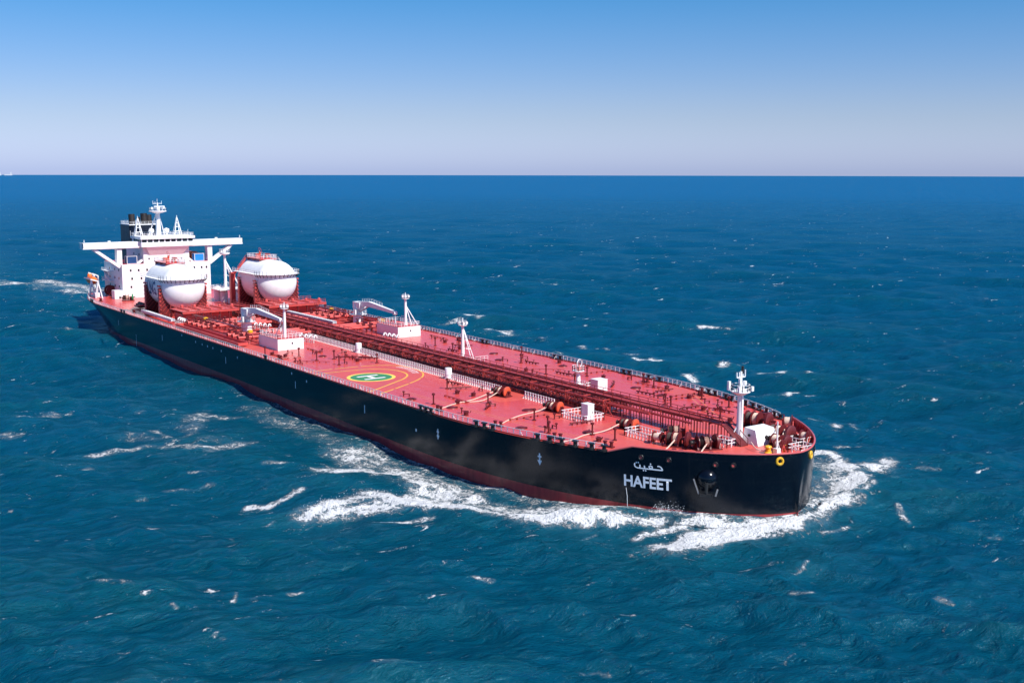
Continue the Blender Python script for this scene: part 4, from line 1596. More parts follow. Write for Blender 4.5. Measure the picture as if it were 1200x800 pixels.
# radar mast on the wheelhouse roof
mx_, my_ = HX - 3.5, -1.2
mb = MB()
mb.tube((mx_, my_, 32), (mx_, my_, 41.0), 1.0, 14, 0.62)
mb.tube((mx_ - 2.4, my_ - 3.0, 32), (mx_ - .4, my_ - .5, 40.0), 0.2, 8)
mb.tube((mx_ - 2.4, my_ + 3.0, 32), (mx_ - .4, my_ + .5, 40.0), 0.2, 8)
radar = part(mb, 'radar_mast', 'white')
mb = MB()
mb.lathe([(0.7, 40.2), (3.2, 41.0), (3.2, 41.25), (0.7, 41.25)], (mx_, my_, 0), 'z', 20)
railing(mb, [(mx_ + 3 * math.cos(t * math.pi / 5), my_ + 3 * math.sin(t * math.pi / 5)) for t in range(10)], 41.25, 1.1, 1.0, 0.09, True)
part(mb, 'mast_platform', 'white_rail', radar)
mb = MB()
mb.tube((mx_, my_, 41), (mx_, my_, 44.2), 0.35, 10, 0.2)
mb.bar((mx_ + 1.6, my_ - 1.9, 42.9), (mx_ + 1.6, my_ + 1.9, 42.9), 0.3, 0.35)
mb.bar((mx_ + 1.6, my_, 41.3), (mx_ + 1.6, my_, 42.8), 0.4, 0.4)
mb.bar((mx_ - 0.2, my_ - 1.6, 43.9), (mx_ - 0.2, my_ + 1.6, 43.9), 0.16, 0.16)
for y, h in ((-1.6, 45.0), (1.6, 44.9), (0.0, 45.6), (-0.8, 44.6)):
    mb.tube((mx_ - .2, my_ + y, 43.6), (mx_ - .2, my_ + y, h), 0.07, 6)
mb.box((mx_ + 0.4, my_ + 2.2, 42.5), (0.5, 0.5, 1.0))
mb.box((mx_ + 0.4, my_ - 2.3, 42.2), (0.5, 0.5, 0.9))
part(mb, 'radar_scanner', 'white', radar)
for y in (-3.4, 2.2):
    mb = MB()
    mb.lathe([(0.35, 0), (0.35, 1.1), (0.8, 1.3), (1.05, 1.9), (0.85, 2.6), (0.05, 2.95)], (mx_ + 2.2, my_ + y, 32.1), 'z', 18)
    part(mb, 'radome', 'white')
for y in (-8.6, 6.0):
    mb = MB()
    for dx, dy in ((-1.2, -1.4), (-1.2, 1.4), (1.2, -1.4), (1.2, 1.4)):
        mb.tube((HX - 4 + dx, y + dy, 32.0), (HX - 4, y + dy * 0.06, 38.6), 0.17, 8)
    for z in (33.6, 35.2, 36.6):
        f = 1 - (z - 32) / 6.6
        for a, b in (((-1, -1), (1, -1)), ((1, -1), (1, 1)), ((1, 1), (-1, 1)), ((-1, 1), (-1, -1))):
            mb.tube((HX - 4 + 1.2 * a[0] * f, y + 1.4 * a[1] * f, z), (HX - 4 + 1.2 * b[0] * f, y + 1.4 * b[1] * f, z), 0.09, 6)
    mb.tube((HX - 4, y, 38.4), (HX - 4, y, 39.4), 0.12, 6)
    part(mb, 'lattice_mast', 'white')
mb = MB()
for k in range(7):
    mb.tube((HX - 6, -11 + 3.6 * k + .2, 32.1), (HX - 6, -11 + 3.6 * k + .2, 34.0 + 0.5 * (k % 3)), 0.06, 6)
part(mb, 'whip_aerial', 'white')

# funnel casing with its uptakes
mb = MB()
mb.prism([(HX - 27, -8.0), (HX - 16.5, -8.0), (HX - 15.5, -6.6), (HX - 15.5, 0.6), (HX - 16.5, 2.0), (HX - 27, 2.0)], 22.0, 35.6)
fun = part(mb, 'funnel', 'navy', smooth=False)
mb = MB()
mb.box2((HX - 27.2, -8.2, 35.6), (HX - 15.3, 2.2, 35.9))
railing(mb, [(HX - 15.5, -8.0), (HX - 15.5, 2.0), (HX - 27, 2.0), (HX - 27, -8.0)], 35.9, 1.0, 1.4, 0.07, True)
part(mb, 'funnel_platform', 'white_rail', fun, smooth=False)
for x, y, r, h in ((-18, -6.3, 1.15, 39.6), (-18.5, -1.5, 1.25, 39.8), (-20, 0.8, 1.1, 39.2), (-24, -4.5, 0.7, 38.6), (-24, -1.8, 0.6, 38.2)):
    mb = MB()
    mb.tube((HX + x, y, 35.9), (HX + x - 0.4, y, h), r, 18)
    part(mb, 'exhaust_pipe', 'soot', fun)
mb = MB()
mb.box2((HX - 29, -13, D), (HX - 24, 13, 21.8))
part(mb, 'engine_casing', 'white')

# ---- on the upper deck: blue crates, lifeboats
def crate(x, y, mat, label):
    t = thing('covered_crate', (x, y, 22.34), label, 'crate', 'covered crates on the bridge deck')
    mb = MB()
    mb.box((0, 0, 1.35), (2.6, 3.4, 2.5))
    mb.build('tarp_cover', M[mat], t, smooth=False)
    mb = MB()
    for i in (-1, 1):
        for j in (-1, 1):
            mb.box((i * 1.36, j * 1.78, 1.4), (0.16, 0.16, 2.8))
        for z in (0.08, 2.75):
            mb.box((i * 1.36, 0, z), (0.14, 3.4, 0.14))
            mb.box((0, i * 1.78, z), (2.56, 0.14, 0.14))
    mb.build('frame', M['white'], t, smooth=False)
    return t


crate(HX - 1.8, -12.4, 'navyblue', 'dark blue covered crate in a white frame, under the left bridge wing')
crate(HX - 1.8, 12.8, 'blue', 'bright blue covered crate in a white frame, beside the inner orange lifeboat')


def lifeboat(loc, rz, label, tilt=0.0, davit=True):
    t = thing('lifeboat', loc, label, 'lifeboat', 'orange enclosed lifeboats', rz)
    mb = MB()
    prof = [(0.05, -4.2), (0.8, -3.8), (1.35, -2.6), (1.55, -0.8), (1.55, 1.2), (1.4, 2.6), (0.9, 3.7), (0.05, 4.3)]
    mb.lathe(prof, (0, 0, 1.7), 'x', 20)
    h = mb.build('boat_hull', M['orange'], t)
    mb = MB()
    mb.lathe([(0.9, 2.4), (0.85, 3.5), (0.6, 3.9), (0.1, 4.0)], (-2.3, 0, 0), 'z', 14)
    mb.build('cockpit_dome', M['orange'], t)
    mb = MB()
    for x in (-1.0, 0.4, 1.8):
        for s in (-1, 1):
            mb.box((x, s * 1.42, 2.25), (0.6, 0.12, 0.34))
    mb.build('porthole', M['glass'], t, smooth=False)
    if davit:
        mb = MB()
        for x in (-2.6, 2.6):
            mb.bar((x, 1.9, -2.6), (x, 1.7, 3.4), 0.4, 0.4)
            mb.bar((x, 1.7, 3.4), (x, -0.4, 4.3), 0.36, 0.4)
            mb.tube((x, -.1, 4.2), (x, -.1, 3.0), 0.06, 6)
            mb.bar((x, 1.2, -2.6), (x, 1.2, 0.3), 0.35, 0.35)
        mb.bar((-3, 1.2, 0.15), (3, 1.2, 0.15), 0.4, 0.3)
        mb.build('davit', M['white'], t, smooth=False)
    return t


lifeboat((HX - 24.0, -20.6, 13.4), 0.0, 'orange enclosed lifeboat hanging at the stern behind the white house')
lifeboat((HX - 8.0, 11.6, 22.4), 1.2, 'orange lifeboat beside the bridge tower, next to the bright blue crate', davit=False)

# ================================================================== gear standing on the deck
# ---- two big fuel tanks
def lng_tank(y, label, lettered):
    t = thing('fuel_tank', (-82.5, y, D), label, 'fuel tank', 'white fuel tanks before the bridge')
    zc, r = 9.3, 7.0
    prof = []
    for k in range(0, 13):
        a = math.pi / 2 * k / 12
        prof.append((max(0.001, r * math.sin(a)), -8.2 - 5.2 * math.cos(a)))
    for k in range(12, -1, -1):
        a = math.pi / 2 * k / 12
        prof.append((max(0.001, r * math.sin(a)), 7.2 + 5.6 * math.cos(a)))
    mb = MB()
    mb.lathe(prof, (0, 0, zc), 'x', 56)
    shell = mb.build('shell', M['tank'], t, angle=60)
    # cradles
    for x in (-6.6, 7.0):
        mb = MB()
        n = 30
        out, inn = [], []
        for k in range(n + 1):
            a = math.pi + math.pi * k / n
            inn.append(((r + 0.06) * math.cos(a), zc + (r + 0.06) * math.sin(a)))
        out = [(-7.75, zc + 0.4), (-7.75, 0), (7.75, 0), (7.75, zc + 0.4)]
        vs, fs = [], []
        for xx in (x - 0.75, x + 0.75):
            for (a, b) in inn:
                vs.append((xx, a, b))
            for (a, b) in inn:
                # outer edge straight above and below
                tt = min(1.0, max(-1.0, a / 7.06))
                vs.append((xx, a * 1.10, 0.0))
        m_ = 2 * (n + 1)
        for b0 in (0, m_):
            for k in range(n):
                f = (b0 + k, b0 + k + 1, b0 + n + 1 + k + 1, b0 + n + 1 + k)
                fs.append(f if b0 else tuple(reversed(f)))
        for k in range(n):
            fs.append((k, k + 1, m_ + k + 1, m_ + k))
        for e in (0, n):
            fs.append((e, m_ + e, m_ + n + 1 + e, n + 1 + e))
        mb.add(vs, fs)
        mb.build('cradle', M['darkred'], t, angle=30)
        # radial stiffeners, one web mesh a cradle
        mb = MB()
        for k in range(25):
            a = math.pi * 1.02 + math.pi * 0.96 * k / 24
            p0 = Vector((x, (r + 0.1) * math.cos(a), zc + (r + 0.1) * math.sin(a)))
            p1 = Vector((x, min(7.6, max(-7.6, (r + 3.2) * math.cos(a))), max(0.05, zc + (r + 3.2) * math.sin(a))))
            mb.bar(p0, p1, 1.9, 0.13)
        mb.build('cradle_web', M['piperd'], t, smooth=False)
        mb = MB()
        for s in (-1, 1):
            for k in range(7):
                mb.box((x, s * 7.55, 1.2 + 1.25 * k), (2.3, 0.5, 0.16))
            mb.box((x, s * 7.6, zc + .6), (1.9, 0.5, 0.5))
            mb.box((x, s * 7.55, 4.7), (1.2, 0.35, 9.2))
        mb.build('cradle_step', M['red'], t, smooth=False)
    # walkway round the front at shoulder height
    def gallery(z, rad_out):
        pts = []
        rr_ = math.sqrt(max(0.1, r * r - (z - zc) ** 2)) + 0.2
        path = [(-11.0, -rr_)] + [(7.2 + (5.8) * math.sin(a) * rr_ / r, -rr_ * math.cos(a)) for a in [math.pi * k / 16 for k in range(17)]] + [(-11.0, rr_)]
        return path
    z1 = zc + 2.7
    path = gallery(z1, 1.2)
    mb = MB()
    for (a, b) in zip(path[:-1], path[1:]):
        A, B = Vector((*a, z1)), Vector((*b, z1))
        mid_ = (A + B) / 2
        o = Vector((max(mid_.x - 4, 0) if mid_.x > 7 else 0, mid_.y, 0)).normalized() * 0.45
        mb.bar(A + o * 1.3, B + o * 1.3, 1.4, 0.12)
    gal = mb.build('gallery', M['white_rail'], t, smooth=False)
    mb = MB()
    pr = []
    for (x, y_) in path:
        o = Vector((max(x - 4, 0) if x > 7 else 0, y_, 0)).normalized() * 1.25
        pr.append((x + o.x, y_ + o.y))
    railing(mb, pr, z1, 1.2, 1.4, 0.1)
    mb.build('gallery_railing', M['white_rail'], gal, smooth=False)
    for k, (x, y_) in enumerate(pr[1:-1]):
        mb = MB()
        o = Vector((max(x - 4, 0) if x > 7 else 0, y_, 0)).normalized()
        mb.bar((x, y_, z1 - .1), (x - o.x * 0.9, y_ - o.y * .9, z1 - 1.0), 0.14, 0.14)
        mb.build('gallery_bracket', M['soot'], gal, smooth=False)
    # upper platform of red grating with white rail, hoops and pipework
    mb = MB()
    mb.box2((-10.5, -3.0, zc + 7.0), (1.5, 3.2, zc + 7.3))
    for x in (-9.5, -4.5, 0.5):
        mb.box2((x - .15, -2.9, zc + 6.0), (x + .15, 3.1, zc + 7.0))
    top = mb.build('top_platform', M['red'], t, smooth=False)
    mb = MB()
    railing(mb, [(1.4, -2.9), (1.4, 3.1), (-10.4, 3.1), (-10.4, -2.9)], zc + 7.3, 1.2, 1.1, 0.1, True)
    mb.build('platform_railing', M['white_rail'], top, smooth=False)
    mb = MB()
    mb.tube((-6, -0.8, zc + 7.3), (-6, -0.8, zc + 8.5), 0.8, 14)
    mb.tube((-2.5, 1.0, zc + 7.3), (-2.5, 1.0, zc + 8.7), 0.5, 12)
    mb.tube((-8.5, 1.2, zc + 7.3), (-8.5, 1.2, zc + 9.0), 0.35, 10)
    mb.path([(-2.5, 1, zc + 8.5), (0, 1, zc + 8.6), (1.0, 1, zc + 8.2), (1.2, 1, zc + 7.3)], 0.22, 8)
    mb.build('tank_dome', M['redorange'], top)
    mb = MB()
    mb.ring((-6.5, 0.5, zc + 9.7), 0.9, 0.06, (0, 1, 0.4), 20, 5)
    mb.tube((-6.5, .5, zc + 8.4), (-6.5, .5, zc + 8.9), 0.06, 6)
    mb.build('hoop_aerial', M['red'], top)
    # red stairs from the deck up the after side and over the shoulder
    mb = MB()
    s = -1 if y > 0 else 1
    pts = [(-12.6, s * 6.8, 0), (-12.6, s * 6.8, zc + 1.5), (-11.4, s * 5.8, zc + 3.0), (-10.6, s * 2.9, zc + 7.0)]
    for a, b in zip(pts[:-1], pts[1:]):
        mb.bar(a, b, 1.2, 0.5)
    railing(mb, pts[2:], 0, 1.1, 1.2, 0.1)
    mb.box2((-13.4, s * 7.5 - 0.7, 0), (-11.9, s * 7.5 + 0.7, zc + 2.0)) if s < 0 else mb.box2((-13.4, s * 7.5 - 0.7, 0), (-11.9, s * 7.5 + .7, zc + 2.0))
    mb.build('stairs', M['red'], t, smooth=False)
    # ridge rail along the top forward
    mb = MB()
    railing(mb, [(1.6, 0.8, zc + 7.02), (7.6, 0.8, zc + 7.02), (10.6, 0.8, zc + 5.8)], 0, 1.1, 1.2, 0.1)
    mb.build('ridge_railing', M['white_rail'], t, smooth=False)
    if lettered:
        bm = text_mesh('LNG', 4.6)
        bmesh.ops.triangulate(bm, faces=bm.faces)
        for it in range(3):
            es = [e for e in bm.edges if e.calc_length() > 0.6]
            if es:
                bmesh.ops.subdivide_edges(bm, edges=es, cuts=1)
                bmesh.ops.triangulate(bm, faces=bm.faces)
        ys_ = [v.co.y for v in bm.verts]
        xs_ = [v.co.x for v in bm.verts]
        for v in bm.verts:
            u = (v.co.x - min(xs_)) / (max(xs_) - min(xs_)) * 7.4 - 5.6
            w = (v.co.y - min(ys_)) / (max(ys_) - min(ys_)) * 4.6 - 2.9
            a = w / r
            v.co = Vector((u, -(r + 0.035) * math.cos(a), zc + (r + 0.035) * math.sin(a)))
        me = bpy.data.meshes.new('tank_lettering')
        bm.to_mesh(me)
        bm.free()
        me.materials.append(M['lngblue'])
        o = bpy.data.objects.new('tank_lettering', me)
        COL.objects.link(o)
        o.parent = t
    return t


lng_tank(-16.0, 'white fuel tank marked LNG, in red cradles in front of the bridge', True)
lng_tank(16.0, 'white fuel tank without lettering, in red cradles on the far side', False)


# ---- hose handling cranes
def crane(loc, rz, label):
    t = thing('deck_crane', loc, label, 'crane', 'white hose cranes amidships', rz)
    mb = MB()
    mb.lathe([(1.95, 0), (1.95, 0.25), (1.55, 0.4), (1.5, 3.0), (1.75, 3.15), (1.75, 3.4)], (0, 0, 0), 'z', 28)
    mb.build('pedestal', M['white'], t)
    mb = MB()
    mb.lathe([(1.45, 3.4), (1.35, 6.2), (1.0, 6.9)], (0, 0, 0), 'z', 24)
    mb.box2((-1.2, -1.15, 5.3), (3.2, 1.15, 7.2))
    mb.box2((0.8, -1.9, 3.6), (1.9, -1.1, 5.0))
    mb.build('crane_house', M['white'], t, angle=30)
    mb = MB()
    # box boom, deep at the heel and slim at the tip
    vs = []
    for x, zc_, h, w in ((1.5, 6.6, 1.6, 1.3), (8.0, 7.2, 1.5, 1.2), (24.0, 6.3, 0.7, 0.8)):
        for i, j in ((-1, -1), (1, -1), (1, 1), (-1, 1)):
            vs.append((x, i * w / 2, zc_ + j * h / 2))
    fs = [(0, 1, 2, 3), (11, 10, 9, 8)]
    for b in (0, 4):
        fs += [(b + i, b + 4 + i, b + 4 + (i + 1) % 4, b + (i + 1) % 4) for i in range(4)]
    mb.add(vs, fs)
    boom = mb.build('boom', M['white'], t, smooth=False)
    mb = MB()
    railing(mb, [(2, 0.55, 7.45), (8, 0.5, 8.0), (15, 0.4, 7.4)], 0, 0.8, 1.6, 0.06)
    mb.build('boom_railing', M['white_rail'], boom, smooth=False)
    mb = MB()
    mb.tube((23.6, -0.5, 6.1), (23.6, 0.5, 6.1), 0.5, 14)
    mb.tube((23.7, 0, 5.9), (23.7, 0, 3.9), 0.05, 6)
    mb.box((23.7, 0, 3.6), (0.5, 0.35, 0.8))
    mb.build('hook_block', M['grey'], boom)
    mb = MB()
    mb.tube((1.2, -0.0, 4.2), (7.4, -0.0, 6.6), 0.2, 8)
    mb.build('luffing_ram', M['grey'], t)
    mb = MB()
    mb.lathe([(1.7, 3.36), (2.6, 3.38), (2.6, 3.5), (1.7, 3.5)], (0, 0, 0), 'z', 24)
    railing(mb, [(2.5 * math.cos(a * math.pi / 6), 2.5 * math.sin(a * math.pi / 6)) for a in range(12)], 3.5, 1.1, 1.2, 0.07, True)
    mb.build('service_platform', M['white_rail'], t)
    return t


crane((-26.5, -15.0, D), 0.0, 'white hose crane on the near side, its boom reaching towards the box house')
crane((-23.0, 19.0, D), -0.03, 'white hose crane on the far side of the pipe rack, its pale boom pointing forward')


# ---- white box houses with a lamp post on the roof
def box_house(loc, flip, label):
    t = thing('deck_house', loc, label, 'deck house', 'white box houses amidships')
    mb = MB()
    mb.box((0, 0, 1.45), (12.2, 7.3, 2.9))
    mb.build('walls', M['white'], t, smooth=False)
    mb = MB()
    mb.box((0, 0, 2.95), (12.0, 7.1, 0.1))
    mb.build('roof', M['red'], t, smooth=False)
    mb = MB()
    railing(mb, [(-5.95, -3.5), (5.95, -3.5), (5.95, 3.5), (-5.95, 3.5)], 2.95, 1.15, 1.0, 0.09, True)
    mb.build('roof_railing', M['white_rail'], t, smooth=False)
    mb = MB()
    mb.box((6.12, 0.4, 1.7), (0.08, 0.35, 0.5))
    mb.build('porthole', M['glass'], t, smooth=False)
    mb = MB()
    y0 = 0.4 * flip
    mb.tube((3.4, y0, 2.95), (3.4, y0, 10.6), 0.42, 14, 0.32)
    for dy in (-0.9, 0.9):
        mb.tube((-0.6 if flip < 0 else 4.2, y0 + dy + (2.4 if flip > 0 else 0), 2.95), (3.3, y0, 8.8), 0.15, 8)
    mb.bar((1.2, y0, 5.4), (3.4, y0, 5.4), 0.12, 0.12)
    post = mb.build('lamp_post', M['white'], t)
    mb = MB()
    mb.lathe([(0.4, 10.3), (1.1, 10.5), (1.1, 10.6), (0.4, 10.6)], (3.4, y0, 0), 'z', 14)
    railing(mb, [(3.4 + math.cos(a * math.pi / 4), y0 + math.sin(a * math.pi / 4)) for a in range(8)], 10.6, 1.0, 0.8, 0.08, True)
    for dx, dy in ((0.8, -0.5), (0.8, 0.5), (0.2, -1.0)):
        mb.box((3.4 + dx, y0 + dy, 11.2), (0.5, 0.6, 0.5))
    mb.tube((3.4, y0, 10.6), (3.4, y0, 12.2), 0.1, 6)
    mb.build('lamp_platform', M['white_rail'], post)
    return t


box_house((3.3, -17.8, D), -1, 'low white box house with a lamp post, between the helicopter circle and near crane')
box_house((0.5, 19.4, D), 1, 'low white box house with a lamp post, on the far side beyond the pipe rack')


# ---- masts
def mid_mast():
    t = thing('signal_mast', (48.5, 10.0, D), 'slim white mast with a raking stay, standing alone beyond the pipe rack amidships', 'mast')
    mb = MB()
    mb.tube((0, 0, 0), (0, 0, 9.0), 0.5, 14, 0.3)
    mb.tube((0.9, 2.7, 0), (0.1, 0.2, 7.6), 0.12, 8)
    mb.tube((2.0, 1.2, 0), (0.1, 0.2, 7.6), 0.12, 8)
    mb.tube((0.7, 1.8, 2.6), (0.2, 0.1, 2.9), 0.09, 6)
    mb.tube((0.5, 1.1, 4.8), (0.1, 0.1, 5.0), 0.09, 6)
    mb.build('pole', M['white'], t)
    mb = MB()
    mb.lathe([(0.3, 8.3), (1.1, 8.6), (1.1, 8.7), (0.3, 8.7)], (0, 0, 0), 'z', 14)
    railing(mb, [(math.cos(a * math.pi / 4), math.sin(a * math.pi / 4)) for a in range(8)], 8.7, 1.0, 0.8, 0.08, True)
    for dx, dy in ((0.9, -0.4), (0.6, 0.7), (-0.7, -0.7), (-1.3, 0)):
        mb.box((dx, dy, 9.2), (0.5, 0.5, 0.6))
    mb.tube((0, 0, 8.7), (0, 0, 10.4), 0.12, 6)
    mb.build('lamp_platform', M['white_rail'], t)
    mb = MB()
    railing(mb, [(-0.6, -0.8), (4.2, -0.8), (4.2, 4.6)], 0, 1.2, 1.0, 0.08)
    mb.build('foot_railing', M['white_rail'], t, smooth=False)


mid_mast()


def fore_mast():
    t = thing('foremast', (149.0, 1.2, D), 'tall white foremast with lights, rising beside a small sloping white housing', 'mast')
    mb = MB()
    mb.tube((0, 0, 0), (0, 0, 9.4), 0.62, 16, 0.42)
    mb.tube((-0.9, -1.7, 0), (0, -0.1, 3.6), 0.14, 8)
    mb.box((0.52, 0.0, 5), (0.14, 0.4, 8.5))
    mb.tube((0, 0, 9.4), (0, 0, 12.4), 0.3, 12, 0.2)
    mb.build('pole', M['white'], t)
    mb = MB()
    mb.lathe([(0.4, 8.2), (1.7, 8.9), (1.7, 9.05), (0.4, 9.05)], (0, 0, 0), 'z', 18)
    railing(mb, [(1.6 * math.cos(a * math.pi / 5), 1.6 * math.sin(a * math.pi / 5)) for a in range(10)], 9.05, 1.1, 0.8, 0.09, True)
    for dx, dy, h in ((1.2, -1.6, .9), (1.5, 1.2, .8), (-1.2, -1.6, 1.6), (-1.0, 1.6, .8), (0.6, 2.1, .5)):
        mb.box((dx, dy, 9.1 + h / 2), (0.45, 0.45, h))
    mb.bar((0, -2.1, 9.2), (0, 2.3, 9.2), 0.2, 0.2)
    mb.build('light_platform', M['white_rail'], t)
    mb = MB()
    mb.bar((0, -1.0, 11.4), (0, 1.0, 11.4), 0.16, 0.16)
    for y in (-1.0, -0.4, 0.45, 1.0):
        mb.tube((0, y, 11.4), (0, y, 12.3 + 0.3 * (y > 0)), 0.11, 6)
    mb.box((0.35, -0.5, 10.8), (0.45, 0.5, 0.8))
    mb.box((0.35, 0.6, 10.4), (0.45, 0.5, 0.7))
    mb.build('crosstree', M['white'], t)
    mb = MB()
    mb.tube((0, 0.35, 12.0), (0, 0.35, 13.3), 0.22, 8)
    mb.build('horn', M['soot'], t)


fore_mast()
t = thing('windlass_housing', (150.6, 3.7, D), 'small white housing with sloping sides at the foot of the tall foremast', 'housing')
mb = MB()
mb.add([(-1.6, -1.9, 0), (2.2, -1.9, 0), (2.2, 3.4, 0), (-1.6, 3.4, 0), (-1.2, -1.6, 2.7), (1.2, -1.6, 2.5), (1.2, 3.0, 2.5), (-1.2, 3.0, 2.7)],
       [(3, 2, 1, 0), (4, 5, 6, 7), (0, 1, 5, 4), (1, 2, 6, 5), (2, 3, 7, 6), (3, 0, 4, 7)])
mb.build('casing', M['white'], t, smooth=False)
mb = MB()
mb.tube((0.0, -1.9, 1.5), (0.0, -1.68, 1.5), 0.24, 14)
mb.build('porthole', M['soot'], t)

t = thing('vent_tower', (-110.0, 12.0, D), 'white vent tower on splayed legs, between the bridge house and far tank', 'vent tower')
mb = MB()
mb.tube((0, 0, 0), (0, 0, 17.2), 0.6, 14, 0.4)
for dx, dy in ((3.2, 5.6), (3.2, -1.4), (-3, 5)):
    mb.tube((dx, dy, 2.0), (0, 0, 14.5), 0.24, 8)
for k in range(4):
    mb.bar((0.2, 0.3, 4 + 2.6 * k), (2.6 - .55 * k, 3.6 - .8 * k, 3.2 + 2.5 * k), 0.15, 0.15)
mb.build('tower_leg', M['white'], t)
mb = MB()
mb.lathe([(0.5, 16.2), (1.8, 16.6), (1.9, 17.1), (0.9, 17.3)], (0, 0, 0), 'z', 18)
railing(mb, [(1.9 * math.cos(a * math.pi / 5), 1.9 * math.sin(a * math.pi / 5)) for a in range(10)], 17.2, 1.0, 0.9, 0.09, True)
mb.build('vent_head', M['white'], t)
mb = MB()
for dx, dy, r, h in ((2.6, 2.0, 1.5, 4.2), (3.8, -2.2, 1.3, 3.4), (1.0, -3.6, 1.2, 4.8), (5.0, 1.0, 0.9, 3.0)):
    mb.lathe([(r, 0), (r, h), (r * .7, h + .5), (0.05, h + .7)], (dx, dy, 0), 'z', 16)
mb.build('vessel', M['white'], t)
mb = MB()
mb.box((2.5, 0, 4.4), (9, 10, 0.2))
railing(mb, [(7, -5), (7, 5), (-2, 5), (-2, -5)], 4.5, 1.1, 1.3, 0.09, True)
mb.build('tower_platform', M['white_rail'], t)


# ---- hose davit post, lockers and mushroom vents
t = thing('hose_post', (94.0, 9.9, D), 'short white post with railed top and hoop beside a white locker on the far deck', 'post')
mb = MB()
mb.lathe([(0.9, 0), (0.85, 0.6), (0.5, 1.2), (0.45, 3.2), (0.9, 3.7)], (0, 0, 0), 'z', 18)
mb.build('column', M['white'], t)
mb = MB()
mb.lathe([(0.4, 3.6), (1.35, 3.75), (1.35, 3.9), (0.4, 3.9)], (0, 0, 0), 'z', 18)
railing(mb, [(1.3 * math.cos(a * math.pi / 5), 1.3 * math.sin(a * math.pi / 5)) for a in range(10)], 3.9, 1.0, 0.7, 0.1, True)
mb.ring((0.1, 0.2, 5.4), 0.85, 0.08, (1, 0.3, 0), 18, 5)
mb.build('top_railing', M['white_rail'], t)
mb = MB()
mb.tube((0, 0, 3.9), (0, 0, 4.8), 0.4, 12)
mb.box((0.1, 0.5, 4.2), (.5, .5, .5))
mb.build('monitor', M['red'], t)
mb = MB()
railing(mb, [(-1.8, -1.8), (1.9, -1.8), (1.9, 1.9), (-1.8, 1.9)], 0, 1.3, 0.75, 0.1, True)
mb.build('foot_railing', M['white_rail'], t, smooth=False)


def locker(loc, size, label):
    t = thing('deck_locker', loc, label, 'locker', 'white lockers on the forward deck')
    mb = MB()
    mb.box((0, 0, size[2] / 2), size)
    mb.box((0, 0, size[2] + 0.04), (size[0] + 0.16, size[1] + 0.16, 0.08))
    mb.build('cabinet', M['white'], t, smooth=False)
    mb = MB()
    mb.box((size[0] / 2 + .02, 0, size[2] / 2), (0.05, size[1] - .35, size[2] - .4))
    d = mb.build('door', M['white_rail'], t, smooth=False)
    mb = MB()
    mb.box((size[0] / 2 + .07, size[1] / 2 - .45, size[2] / 2), (0.06, 0.08, 0.4))
    mb.build('handle', M['soot'], d, smooth=False)


locker((119.7, -8.4, D), (1.9, 1.5, 3.0), 'tall white locker among the white railings, near side of the pipe rack')
locker((100.6, 10.2, D), (2.4, 2.6, 2.9), 'broad white locker standing alone on the far deck near the hose post')


def vent(loc, label):
    t = thing('vent_housing', loc, label, 'ventilator', 'round white ventilators along the pipe rack')
    mb = MB()
    mb.lathe([(0.9, 0), (0.9, 0.1), (0.78, 0.16), (0.78, 2.3), (0.7, 2.45), (0.05, 2.52)], (0, 0, 0), 'z', 22)
    mb.build('vent_body', M['white'], t)
    mb = MB()
    mb.lathe([(0.79, 0.85), (0.83, 0.88), (0.83, 1.0), (0.79, 1.03)], (0, 0, 0), 'z', 22)
    mb.build('band', M['grey'], t)


vent((23.4, -5.5, D), 'round white ventilator by the railing just aft of the helicopter circle')
vent((68.4, -6.8, D), 'round white ventilator by the railing just forward of the helicopter circle')
vent((-69.0, -3.8, D), 'small round white ventilator in front of the LNG tank')

# ---- pipe rack with its catwalk along the middle of the deck
t = thing('pipe_rack', (0, 0, D), 'dark red pipe rack and catwalk running the whole length of the deck centreline', 'pipe rack')
RX0, RX1 = -76.0, 147.0
mb = MB()
mb.box2((RX0, -1.0, 2.85), (RX1, 1.0, 2.95))
cat = mb.build('catwalk', M['piperd'], t, smooth=False)
for s in (-1, 1):
    mb = MB()
    k = int((RX1 - RX0) / 2.6)
    for i in range(k + 1):
        x = RX0 + (RX1 - RX0) * i / k
        mb.box((x, s * 1.0, 3.5), (0.09, 0.09, 1.1))
    for z in (4.02, 3.5):
        mb.box2((RX0, s * 1.0 - .045, z - .045), (RX1, s * 1.0 + .045, z + .045))
    mb.box2((RX0, s * 1.0 - .04, 2.95), (RX1, s * 1.0 + .04, 3.15))
    mb.build('catwalk_railing', M['piperd'], cat, smooth=False)
for k, (y, z, r, x1) in enumerate(((-2.7, 1.0, 0.42, 118.0), (-1.6, 1.0, 0.42, 118.0), (1.6, 1.0, 0.42, 118.0), (2.7, 1.0, 0.42, 118.0), (-2.2, 2.1, 0.22, 130.0), (-1.4, 2.1, 0.2, 140.0), (1.4, 2.1, 0.22, 140.0), (2.2, 2.1, 0.2, 130.0), (0.0, 1.6, 0.34, 112.0), (-3.5, 0.75, 0.18, 105.0), (3.5, 0.75, 0.18, 105.0))):
    mb = MB()
    mb.tube((RX0 + 3 * (k % 3), y, z), (x1, y, z), r, 10)
    for x in range(int(RX0) + 8, int(x1), 13):
        mb.tube((x, y, z), (x + 0.25, y, z), r * 1.45, 10)
    mb.build('pipe', M['piperd' if k % 3 else 'darkred'], t)
frames = int((RX1 - RX0) / 2.9)
